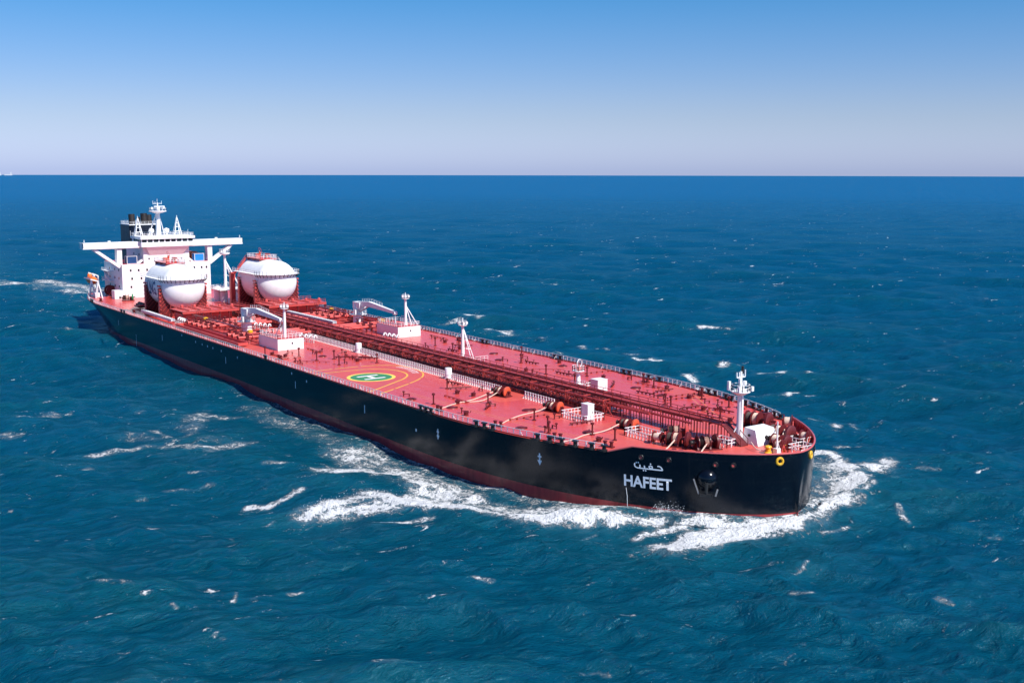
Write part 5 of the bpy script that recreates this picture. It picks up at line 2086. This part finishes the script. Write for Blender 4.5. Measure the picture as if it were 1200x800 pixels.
for i in range(frames + 1):
    x = RX0 + (RX1 - RX0) * i / frames
    mb = MB()
    w = 3.0 if x < 118 else 1.1
    for s in (-1, 1):
        mb.box((x, s * w, 1.4), (0.16, 0.16, 2.8))
        mb.box((x, s * (w - .75), 1.2), (0.1, 0.1, 2.4))
    mb.box((x, 0, 2.74), (0.2, 2 * w + .3, 0.2))
    if x < 118:
        mb.box((x, 0, 0.5), (0.16, 2 * w, 0.14))
        mb.box((x, 0, 1.75), (0.12, 2 * w, 0.12))
        a = 1 if i % 2 else -1
        mb.bar((x, -w, 0.1 if a > 0 else 2.7), (x + 2.9, -w, 2.7 if a > 0 else 0.1), 0.08, 0.1)
        mb.bar((x, w, 0.1 if a > 0 else 2.7), (x + 2.9, w, 2.7 if a > 0 else 0.1), 0.08, 0.1)
        for q in range(3):
            xx = x + 0.5 + 0.85 * q
            mb.box((xx, -w - 0.1, rng.uniform(0.7, 1.7)), (0.09, 0.1, rng.uniform(0.8, 2.2)))
            if rng.random() < 0.6:
                mb.box((xx, -w - 0.15, rng.uniform(0.5, 2.2)), (rng.uniform(0.3, 0.8), 0.25, 0.22))
    mb.build('rack_frame', M['darkred'] if i % 2 else M['piperd'], t, smooth=False)
mb = MB()
mb.box2((RX0, -3.3, 2.55), (118.0, -2.95, 2.72))
mb.box2((RX0, 2.95, 2.55), (118.0, 3.3, 2.72))
mb.box2((RX0, -3.3, 0.05), (118.0, -3.1, 0.25))
mb.build('side_girder', M['piperd'], t, smooth=False)
mb = MB()
mb.bar((RX1, 0, 2.9), (RX1 + 4.4, 0, 0.1), 1.8, 0.16)
for s in (-1, 1):
    mb.bar((RX1, s * .9, 3.9), (RX1 + 4.4, s * .9, 1.1), 0.08, 0.08)
    mb.bar((RX1 + 4.3, s * .9, 0), (RX1 + 4.3, s * .9, 1.1), 0.08, 0.08)
mb.build('end_stairs', M['darkred'], t, smooth=False)

# white hand rails beside the rack: separate runs broken by the winches
for pts, label in (([(-15, -4.4), (22.0, -5.2)], 'white handrail beside the pipe rack, aftmost run, up to the first round ventilator'),
                   ([(24.6, -5.3), (67.3, -6.3)], 'white handrail between the two round ventilators by the helicopter circle'),
                   ([(69.6, -6.4), (88.5, -6.4)], 'white handrail between the forward ventilator and the first mooring winch'),
                   ([(96.0, -5.6), (106.0, -5.8)], 'white handrail run between the first and second mooring winches')):
    t = thing('handrail', (0, 0, 0), label, 'handrail', 'white handrails beside the pipe rack')
    mb = MB()
    n_ = int((pts[1][0] - pts[0][0]) / 0.85)
    for i in range(n_ + 1):
        x = pts[0][0] + (pts[1][0] - pts[0][0]) * i / n_
        y = pts[0][1] + (pts[1][1] - pts[0][1]) * i / n_
        mb.box((x, y, D + 0.7), (0.22, 0.16, 1.4))
        mb.bar((x, y, D + 0.1), (x + .1, y - 0.75, D + 0.02), 0.12, 0.1)
        mb.bar((x, y, D + 0.95), (x, y - 0.4, D + 0.05), 0.08, 0.1)
    mb.build('posts', M['white_rail'], t, smooth=False)
    mb = MB()
    for z in (1.3, 0.7):
        mb.bar((*pts[0], D + z), (*pts[1], D + z), 0.09, 0.1)
    mb.build('bars', M['white_rail'], t, smooth=False)
for (x0, x1, y0, y1, label) in ((115.0, 121.8, -11.0, -6.2, 'white guard railing round the tall locker between two winches'),
                                (133.4, 139.8, -11.2, -7.8, 'white guard railing just forward of the third mooring winch'),
                                (147.4, 150.6, -3.4, -1.4, 'small white guard railing at the foot of the catwalk stairs'),
                                (154.5, 157.0, 7.4, 10.2, 'white guard railing round machinery inside the bow'),
                                (158.3, 160.9, 3.0, 6.4, 'small white guard railing at the very tip of the bow')):
    t = thing('guard_railing', (0, 0, 0), label, 'railing', 'white guard railings on the foredeck')
    mb = MB()
    railing(mb, [(x0, y0), (x1, y0), (x1, y1), (x0, y1)], D, 1.3, 0.8, 0.12, True)
    mb.build('rail_frame', M['white_rail'], t, smooth=False)


# ---- winches
def winch(loc, rz, label, big=1.0, disc='redorange', drums=2, name='mooring_winch', cat_='winch', group='mooring winches on deck'):
    t = thing(name, loc, label, cat_, group, rz)
    b = big
    mb = MB()
    for x in (-2.0, 0.2, 1.9):
        mb.add([(x * b - .14, -1.1 * b, 0), (x * b - .14, 1.1 * b, 0), (x * b - .14, 0.35 * b, 1.5 * b), (x * b - .14, -0.35 * b, 1.5 * b), (x * b + .14, -1.1 * b, 0), (x * b + .14, 1.1 * b, 0), (x * b + .14, 0.35 * b, 1.5 * b), (x * b + .14, -0.35 * b, 1.5 * b)],
               [(3, 2, 1, 0), (4, 5, 6, 7), (0, 1, 5, 4), (1, 2, 6, 5), (2, 3, 7, 6), (3, 0, 4, 7)])
    mb.box((0, 0, 0.1), (4.6 * b, 2.4 * b, 0.2))
    mb.build('bed_frame', M['darkred'], t, smooth=False)
    mb = MB()
    mb.tube((-2.5 * b, 0, 1.25 * b), (2.6 * b, 0, 1.25 * b), 0.2 * b, 10)
    for x in ((-1.9, -0.9, 0.1) if drums == 2 else (-1.6, 0.2)):
        mb.lathe([(1.15 * b, 0), (1.15 * b, 0.12)], (x * b, 0, 1.25 * b), 'x', 24)
    mb.build('drum_flange', M['darkred'], t)
    for k, x in enumerate((-1.75, -0.72) if drums == 2 else (-1.45,)):
        mb = MB()
        w = 0.82 * b if drums == 2 else 1.6 * b
        prof = [(0.4 * b, 0)]
        nr = 8
        for i in range(nr):
            prof += [(0.86 * b + 0.05 * b, w * (i + 0.3) / nr), (0.80 * b, w * (i + 0.95) / nr)]
        prof += [(0.4 * b, w)]
        mb.lathe(prof, (x * b, 0, 1.25 * b), 'x', 22)
        mb.build('rope_drum', M['rope_shade'] if (k == 0 and drums == 2) else M['rope'], t)  # first of two drums takes the rope colour darkened for shade
    mb = MB()
    mb.lathe([(0.2, -0.3 * b), (1.25 * b, -0.25 * b), (1.3 * b, 0.12 * b), (1.0 * b, 0.3 * b), (0.3 * b, 0.34 * b)], (1.55 * b, 0, 1.25 * b), 'x', 28)
    mb.build('gear_case', M[disc], t)
    mb = MB()
    mb.box((0.9 * b, 0.9 * b, 0.8 * b), (0.8 * b, 0.7 * b, 1.2 * b))
    mb.tube((0.9 * b, 1.2 * b, 1.2 * b), (0.9 * b, 1.9 * b, 1.2 * b), 0.3 * b, 12)
    mb.build('motor', M['red'], t)
    mb = MB()
    mb.lathe([(0.5 * b, 0), (0.36 * b, 0.2 * b), (0.36 * b, 0.5 * b), (0.55 * b, 0.7 * b)], (-3.2 * b, 0, 1.25 * b), 'x', 16)
    mb.build('warping_head', M['soot'], t)
    return t


winch((92.0, -8.6, D), 0.25, 'mooring winch with orange gear case, nearest of the three to the helicopter circle', 0.85)
winch((110.6, -9.2, D), 0.25, 'mooring winch with orange gear case, beside the tall white locker', 0.85)
winch((130.6, -7.6, D), 0.25, 'mooring winch with orange gear case, just aft of the white guard railing', 0.85)
winch((145.0, -9.2, D), 0.5, 'big dark windlass with tall discs and cream rope, close behind the bow name', 1.05, 'darkred', name='windlass', cat_='windlass', group='windlasses on the foredeck')
winch((149.2, -6.6, D), 1.2, 'dark windlass with cream rope beside the catwalk stairs, nearest the bow edge', 1.0, 'darkred', name='windlass', cat_='windlass', group='windlasses on the foredeck')
winch((140.0, -4.6, D), 0.9, 'red winch under the forward end of the catwalk', 0.95, 'red')
winch((143.0, 12.6, D), 0.3, 'port windlass with a large dark red disc behind the foremast', 1.25, 'darkred', name='windlass', cat_='windlass', group='windlasses on the foredeck')
winch((152.0, 8.6, D), 0.1, 'dark red windlass in the bow, forward of the white housing', 1.15, 'darkred', name='windlass', cat_='windlass', group='windlasses on the foredeck')
winch((155.2, 4.6, D), 0.1, 'winch with cream rope drum in the bow near the yellow rollers', 0.9, 'darkred', drums=1)
winch((-129.0, -17.0, D), 1.3, 'green painted winch on deck beside the white accommodation house', 0.95, 'green', name='mooring_winch')


def reel(loc, rz, r, w, label, mat='darkred'):
    t = thing('rope_reel', loc, label, 'reel', 'rope reels on the foredeck', rz)
    mb = MB()
    for x in (-w / 2, w / 2):
        mb.lathe([(r, -0.08), (r, 0.08)], (x, 0, r + .25), 'x', 28)
        for k in range(6):
            a = k * math.pi / 3
            mb.bar((x + (.1 if x > 0 else -.1), 0, r + .25), (x + (.1 if x > 0 else -.1), r * .95 * math.cos(a), r + .25 + r * .95 * math.sin(a)), 0.1, 0.14)
    mb.build('reel_flange', M[mat], t)
    mb = MB()
    mb.lathe([(r * .62, -w / 2 + .1), (r * .68, -w / 4), (r * .64, 0), (r * .7, w / 4), (r * .62, w / 2 - .1)], (0, 0, r + .25), 'x', 22)
    mb.build('wound_rope', M['rope'], t)
    mb = MB()
    for x in (-w / 2 - .25, w / 2 + .25):
        mb.bar((x, -r * .7, 0), (x, 0, r + .3), 0.16, 0.18)
        mb.bar((x, r * .7, 0), (x, 0, r + .3), 0.16, 0.18)
    mb.build('stand', M['red'], t, smooth=False)


reel((147.0, 15.8, D), 0.7, 1.25, 1.4, 'dark red spoked reel close to the far bow rail')
reel((156.2, 9.6, D), 0.3, 1.1, 1.2, 'dark red reel inside the bow bulwark beside the white guard railing')
reel((141.6, -10.8, D), 0.4, 0.95, 1.5, 'reel of cream rope just behind the big windlass near the bow name')
reel((157.4, -2.4 + 4.2, D), 0.2, 0.95, 1.2, 'small reel between the winch and the bow tip')

# ---- jackstaff and stays at the bow
t = thing('jackstaff', (158.0, 0.6, D), 'thin white jackstaff standing at the bow by the yellow rollers', 'flagpole')
mb = MB()
mb.tube((0, 0, 0), (0, 0, 5.4), 0.17, 8, 0.1)
mb.tube((0.5, 0.5, 0), (0, 0, 2.2), 0.07, 6)
mb.tube((-0.5, 0.6, 0), (0, 0, 2.2), 0.07, 6)
mb.build('staff', M['white'], t)
mb = MB()
mb.box((0, 0, 0.45), (0.9, 0.9, 0.9))
mb.build('foot_block', M['white_rail'], t, smooth=False)


def rope(pts, label, r=0.11, mat='rope', name='mooring_rope', cat_='rope', group='mooring ropes laid across the deck'):
    t = bpy.data.objects
    mb = MB()
    P = smooth_pts([Vector(p) for p in pts], 3)
    mb.path(P, r, 7)
    o = mb.build(name, M[mat], None)
    return tag(o, label, cat_, group)


zr = D + 0.12
rope([(95.8, -29.0, zr), (96.3, -26.5, zr), (93.2, -21.0, zr), (92.6, -17.0, zr), (90.5, -12.8, zr), (90.6, -9.2, D + 1.1)], 'pale mooring rope lying from the near rail to the winch nearest the helicopter circle', 0.105)
rope([(93.0, -19.0, zr), (94.5, -15.5, zr), (91.8, -11.5, zr), (91.5, -9.0, D + 1.0)], 'short pale rope branching beside the aftmost mooring rope', 0.105)
rope([(114.0, -28.0, zr), (114.6, -25.0, zr), (111.8, -21.0, zr), (109.6, -16.5, zr), (109.0, -12.0, zr), (109.4, -9.8, D + 1.0)], 'pale mooring rope lying from the near rail to the winch by the tall locker', 0.105)
rope([(131.6, -24.2, zr), (131.4, -21.0, zr), (129.4, -17.0, zr), (129.8, -13.0, zr), (129.2, -8.6, D + 1.0)], 'pale mooring rope lying from the near rail to the forward winch', 0.105)
rope([(147.2, -15.8, zr), (146.0, -13.0, zr), (145.0, -10.0, D + 1.3)], 'short cream rope running from the bow plating up to the big windlass', 0.13)
rope([(152.4, -11.6, zr), (150.6, -9.5, zr), (149.6, -7.0, D + 1.2)], 'cream rope running from the bow plating to the windlass by the stairs', 0.13)
rope([(151.8, 7.4, D + 2.6), (154.5, 4.5, D + 1.5), (157.8, 0.8, D + 0.7)], 'taut pale line from the white housing to the foot of the jackstaff', 0.09)
rope([(152.2, 9.0, D + 1.9), (154.8, 5.4, D + 1.4), (157.6, 1.0, D + 0.9)], 'second taut pale line converging on the jackstaff foot from the dark red windlass', 0.09)
rope([(153.4, -0.6, D + 1.2), (155.6, -1.6, D + 0.35), (157.6, -0.2, D + 0.4)], 'slack pale line lying on the foredeck behind the jackstaff', 0.09)

# ---- raised red platforms in front of the tanks
def platform(y0, y1, label):
    t = thing('raised_platform', (-62.0, (y0 + y1) / 2, D), label, 'platform', 'raised red platforms before the tanks')
    w = abs(y1 - y0)
    mb = MB()
    mb.box((0, 0, 3.5), (11.5, w, 0.2))
    top = mb.build('platform_deck', M['red'], t, smooth=False)
    for x in (5.65, -5.65):
        mb = MB()
        mb.box((x, 0, 3.2), (0.2, w, 0.55))
        mb.build('edge_beam', M['red'], t, smooth=False)
    k = int(w / 2.9)
    for i in range(k + 1):
        for x in (-5.4, 5.4):
            mb = MB()
            y = -w / 2 + 0.2 + (w - .4) * i / k
            mb.box((x, y, 1.5), (0.28, 0.28, 3.0))
            if x > 0:
                mb.bar((x, y, 2.2), (x - 1.5, y, 3.2), 0.18, 0.18)
            mb.build('leg', M['darkred'], t, smooth=False)
    mb = MB()
    railing(mb, [(5.5, -w / 2 + .2), (5.5, w / 2 - .2)], 3.6, 1.1, 1.4, 0.07)
    railing(mb, [(-5.5, -w / 2 + .2), (-5.5, w / 2 - .2)], 3.6, 1.1, 1.4, 0.07)
    mb.build('railing', M['red'], top, smooth=False)
    mb = MB()
    for q in range(5):
        yy = -w / 2 + 2 + q * (w - 4) / 4
        mb.tube((-4.5, yy, 3.9), (4.5, yy + .5, 3.9), 0.22, 8)
        mb.lathe([(0.5, 0), (0.5, 0.9), (0.2, 1.2)], (-3 + 1.4 * q, yy + .9, 3.6), 'z', 12)
    mb.build('platform_pipe', M['red'], top)
    mb = MB()
    mb.box((-1.0, 0, 1.3), (6.5, w - 2, 2.4))
    mb.build('pump_room', M['red'], t, smooth=False)


platform(-23.0, -5.0, 'raised red platform on posts in front of the tank marked LNG')
platform(5.0, 25.0, 'raised red platform on posts on the far side, in front of the unlettered tank')


# ---- manifolds amidships: cross pipes, valves, drip trays
def manifold(s, label):
    t = thing('manifold', (-28.0, 0, D), label, 'manifold', 'cargo manifolds amidships')
    for k, dx in enumerate((-19.0, -15.0, -11.0, -7.0, 12.0, 15.5, 19.5)):
        mb = MB()
        mb.tube((dx, s * 3.6, 1.5), (dx, s * 25.0, 1.5), 0.4, 12)
        mb.lathe([(0.75, 0), (0.75, 0.2)], (dx, s * 25.0, 1.5), 'y', 16)
        mb.lathe([(0.7, 0), (0.7, 0.25)], (dx, s * 21.0, 1.5), 'y', 16)
        mb.build('cross_pipe', M['red'], t)
    for k, dx in enumerate((-19.0, -15.0, -11.0, -7.0, 12.0, 15.5, 19.5)):
        for yy in (22.4, 15.0):
            mb = MB()
            mb.box((dx, s * yy, 1.5), (1.0, 0.9, 1.2))
            mb.tube((dx, s * yy, 2.0), (dx, s * yy, 3.0), 0.16, 8)
            mb.ring((dx, s * yy, 3.0), 0.45, 0.07, (0, 0, 1), 14, 5)
            mb.build('valve', M['darkred'], t)
        for yy in (6, 10, 14, 18):
            mb = MB()
            mb.box((dx, s * yy, 0.55), (0.5, 0.4, 1.1))
            mb.build('pipe_support', M['darkred'], t, smooth=False)
    mb = MB()
    for k, dx in enumerate((-17.0, 16.0)):
        mb.lathe([(0.1, 0), (0.75, 0.2), (0.75, 0.8), (0.15, 1.0)], (dx + 1.2, s * 20.5, 2.2), 'z', 14)
    mb.build('valve_actuator', M['yellow'], t)
    mb = MB()
    mb.box((2, s * 26.2, 0.35), (48, 2.6, 0.1))
    for yy in (24.9, 27.5):
        mb.box((2, s * yy, 0.75), (48, 0.14, 0.8))
    for dx in (-22, 26):
        mb.box((dx, s * 26.2, 0.75), (0.14, 2.6, 0.8))
    mb.build('drip_tray', M['red'], t, smooth=False)
    mb = MB()
    mb.box((2, s * 24.6, 1.0), (46, 0.5, 0.16))
    mb.path([(-22, s * 12, 1.0), (-2, s * 12, 1.0), (-2, s * 19, 1.0), (8, s * 19, 1.0), (8, s * 8, 1.0), (24, s * 8, 1.0)], 0.3, 8)
    mb.path([(-22, s * 9, 0.8), (2, s * 9, 0.8), (2, s * 22, 0.8), (26, s * 22, 0.8)], 0.22, 8)
    mb.path([(-30, s * 21, 1.3), (-12, s * 21, 1.3), (-12, s * 17, 1.3), (-3, s * 17, 1.3)], 0.3, 8)
    mb.build('line_pipe', M['piperd'], t)
    mb = MB()
    for dx in (-24, -18.5, -13, -7.5, 10, 16, 22):
        for yy in (23.6, 16.8):
            mb.box((dx + 1, s * yy, 1.35), (0.18, 0.18, 2.7))
        mb.box((dx + 1, s * 20.2, 2.7), (0.22, 7.0, 0.2))
    mb.box((-8, s * 20.2, 2.85), (36, 1.2, 0.1))
    railing(mb, [(-26, s * 19.6), (10, s * 19.6)], 2.9, 1.1, 1.8, 0.07)
    mb.build('gantry', M['darkred'], t, smooth=False)
    return t


manifold(-1, 'red cargo manifold of cross pipes and valves on the near side, around the crane foot')
manifold(1, 'red cargo manifold of cross pipes and valves on the far side beyond the pipe rack')
for loc, rz, label in (((-54.5, -24.2, D), 0.0, 'white gooseneck vents at the near rail below the LNG tank'), ((-1.0, -8.3, D), 0.3, 'white gooseneck pipes in the angle between the box house and pipe rack'), ((10.5, 11.0, D), 0.2, 'white gooseneck pipes at the foot of the far box house'), ((-30.0, -9.0, D), 0.4, 'white pipe bends beside the near crane foot')):
    t = thing('gooseneck_vent', loc, label, 'vent pipes', 'white gooseneck vents', rz)
    for k in range(4):
        mb = MB()
        x = -2.7 + 1.8 * k
        mb.path([(x, 0, 0), (x, 0, 1.3), (x, 0.2, 1.75), (x, 0.55, 1.9), (x, 0.9, 1.7), (x, 1.0, 1.2)], 0.22, 8)
        mb.build('pipe_bend', M['white'], t)
    mb = MB()
    railing(mb, [(-3.4, -0.7), (3.4, -0.7)], 0, 1.2, 0.85, 0.09)
    mb.build('rail', M['white_rail'], t, smooth=False)


def gangway(a, b, label):
    t = thing('gangway', a, label, 'gangway', 'stowed gangways')
    v = Vector(b) - Vector(a)
    mb = MB()
    for s in (-.55, .55):
        mb.bar((0, s, 0.5), (v.x, v.y + s, v.z + 0.5), 0.14, 0.75)
    mb.build('side_beam', M['grey'], t, smooth=False)
    mb = MB()
    mb.bar((0, 0, 0.35), (v.x, v.y, v.z + 0.35), 1.0, 0.1)
    k = int(v.length / 1.5)
    for i in range(k + 1):
        c = Vector((0, 0, 0.85)) + v * (i / k)
        mb.bar(c + Vector((0, -.55, 0)), c + Vector((0, .55, 0)), 0.1, 0.1)
    mb.build('tread', M['white_rail'], t, smooth=False)
    mb = MB()
    for f in (0.1, 0.5, 0.9):
        c = v * f
        mb.box((c.x, c.y, 0.05), (0.4, 1.3, 0.5))
    mb.build('chock', M['red'], t, smooth=False)


gangway((-85.0, -25.9, D + 0.9), (-55.5, -26.3, D + 0.9), 'long grey gangway stowed along the near rail below the LNG tank')
gangway((-45.0, 6.4, D + 2.3), (-13.5, 6.4, D + 2.3), 'long grey gangway stowed beside the pipe rack near the far crane')

# stern deck: red drum, hose davit frames
reel((-148.0, -17.6, D), 0.1, 1.9, 2.2, 'large dark red reel on deck beside the starboard wall of the bridge house')
t = thing('boat_davit', (-147.0, -24.2, D), 'pair of white davit frames leaning over the near stern rail', 'davit')
for dx in (-4.5, 4.0):
    mb = MB()
    mb.bar((dx, 0, 0), (dx + .6, 0.8, 6.2), 0.55, 0.5)
    mb.bar((dx + .6, 0.8, 6.2), (dx + .3, -1.8, 7.0), 0.4, 0.4)
    mb.bar((dx + 2.2, 1.6, 0), (dx + .6, .8, 5.4), 0.35, 0.3)
    mb.build('davit_arm', M['white'], t, smooth=False)
mb = MB()
mb.bar((-4.2, 0.5, 3.6), (4.2, 0.5, 3.6), 0.25, 0.25)
mb.box((0, 1.2, 0.9), (3.0, 1.6, 1.6))
mb.build('cross_beam', M['white'], t, smooth=False)
t = thing('pump_unit', (-104.0, -20.5, D), 'dark grey pump machinery on deck just aft of the LNG tank', 'machinery')
mb = MB()
mb.box((0, 0, 0.9), (4.0, 2.2, 1.2))
mb.tube((-2.5, 0.3, 1.3), (3.0, 0.3, 1.3), 0.7, 14)
mb.build('pump_casing', M['soot'], t)
mb = MB()
mb.path([(-3.5, -1, 0.6), (0, -1.6, 0.7), (3.4, -1.2, 1.2), (4.4, 0, 1.4)], 0.28, 8)
mb.build('suction_pipe', M['piperd'], t)

# ---- water running from the hull: cooling water outlet and a slap of spray at the boot top
mb = MB()
c, nrm = hull_frame(143.9, 4.2)
for j in range(1):
    o = nrm * (0.08 + 0.06 * j) + Vector((0.07 * j, 0, 0))
    mb.path([c + nrm * 0.02 + Vector((0, 0, .1)), c + o * 1.2 + Vector((0.25 + rng.uniform(-.1, .1), 0, -1.2)), c + o * 3 + Vector((0.45 + rng.uniform(-.15, .15), 0, -2.6)), c + o * 4 + Vector((0.6 + rng.uniform(-.2, .2), 0, -4.0))], 0.025 + 0.025 * rng.random(), 5)
spray = paint('white_spray', (0.72, 0.76, 0.82), 0.7, 0.1)
tag(mb.build('water_jet', spray, None), 'thin white jet of water running down the black hull under the ship name', 'water jet')

# ---- ships far off on the left of the horizon
def far_ship(bearing_px, dist, L_, label):
    a = PSI - math.atan((bearing_px - 600) / F_PX)
    x, y = CAM[0] + dist * math.cos(a), CAM[1] + dist * math.sin(a)
    z = -dist ** 2 / (2 * 6371000 * 1.1)
    t = thing('distant_ship', (x, y, z), label, 'ship', 'distant ships on the horizon', a + 1.4)
    mb = MB()
    mb.prism([(-L_ / 2, -12), (L_ * .4, -12), (L_ / 2, 0), (L_ * .4, 12), (-L_ / 2, 12)], -2, 14)
    mb.build('hull', M['grey'], t, smooth=False)
    mb = MB()
    mb.box((-L_ * .35, 0, 27), (L_ * .14, 20, 26))
    mb.box((-L_ * .38, 0, 44), (L_ * .05, 7, 10))
    mb.build('deckhouse', M['grey'], t, smooth=False)


far_ship(4.5, 17500, 60, 'tiny grey ship on the far left horizon, leftmost and single towered')
far_ship(15.0, 18500, 120, 'tiny grey ship on the far left horizon, the longer one to the right')


# ---- spray thrown up by the bow wave and slapping the plating
def droplets(mb, p, n_, spread, hmax, smin, smax):
    for _ in range(n_):
        q = Vector(p) + Vector((rng.gauss(0, spread), rng.gauss(0, spread), abs(rng.gauss(0, hmax))))
        r = rng.uniform(smin, smax)
        vs = [q + Vector((rng.uniform(-r, r), rng.uniform(-r, r), rng.uniform(-r, r))) for _k in range(4)]
        mb.add(vs, [(0, 1, 2), (0, 3, 1), (1, 3, 2), (2, 3, 0)])


mb = MB()
for pts, w, s_, kind in FOAM:
    if not kind.startswith('crest'):
        continue
    for (ax_, ay_), (bx_, by_) in zip(pts[:-1], pts[1:]):
        L_ = math.hypot(bx_ - ax_, by_ - ay_)
        for k in range(int(L_ / 0.8)):
            f = k * 0.8 / L_
            g_ = rng.random()
            droplets(mb, (ax_ + (bx_ - ax_) * f, ay_ + (by_ - ay_) * f, 0.55), int(3 + 6 * g_), 0.9, 0.22 + 0.30 * g_, 0.03, 0.12)
for x in (148.8, 149.4, 150.0, 150.6, 151.2, 151.8):
    c, nrm = hull_frame(x, 1.2)
    droplets(mb, c + nrm * 0.7, 60, 0.40, 0.6, 0.03, 0.10)
tag(mb.build('spray', spray, None, smooth=False), None, None, None, 'stuff')
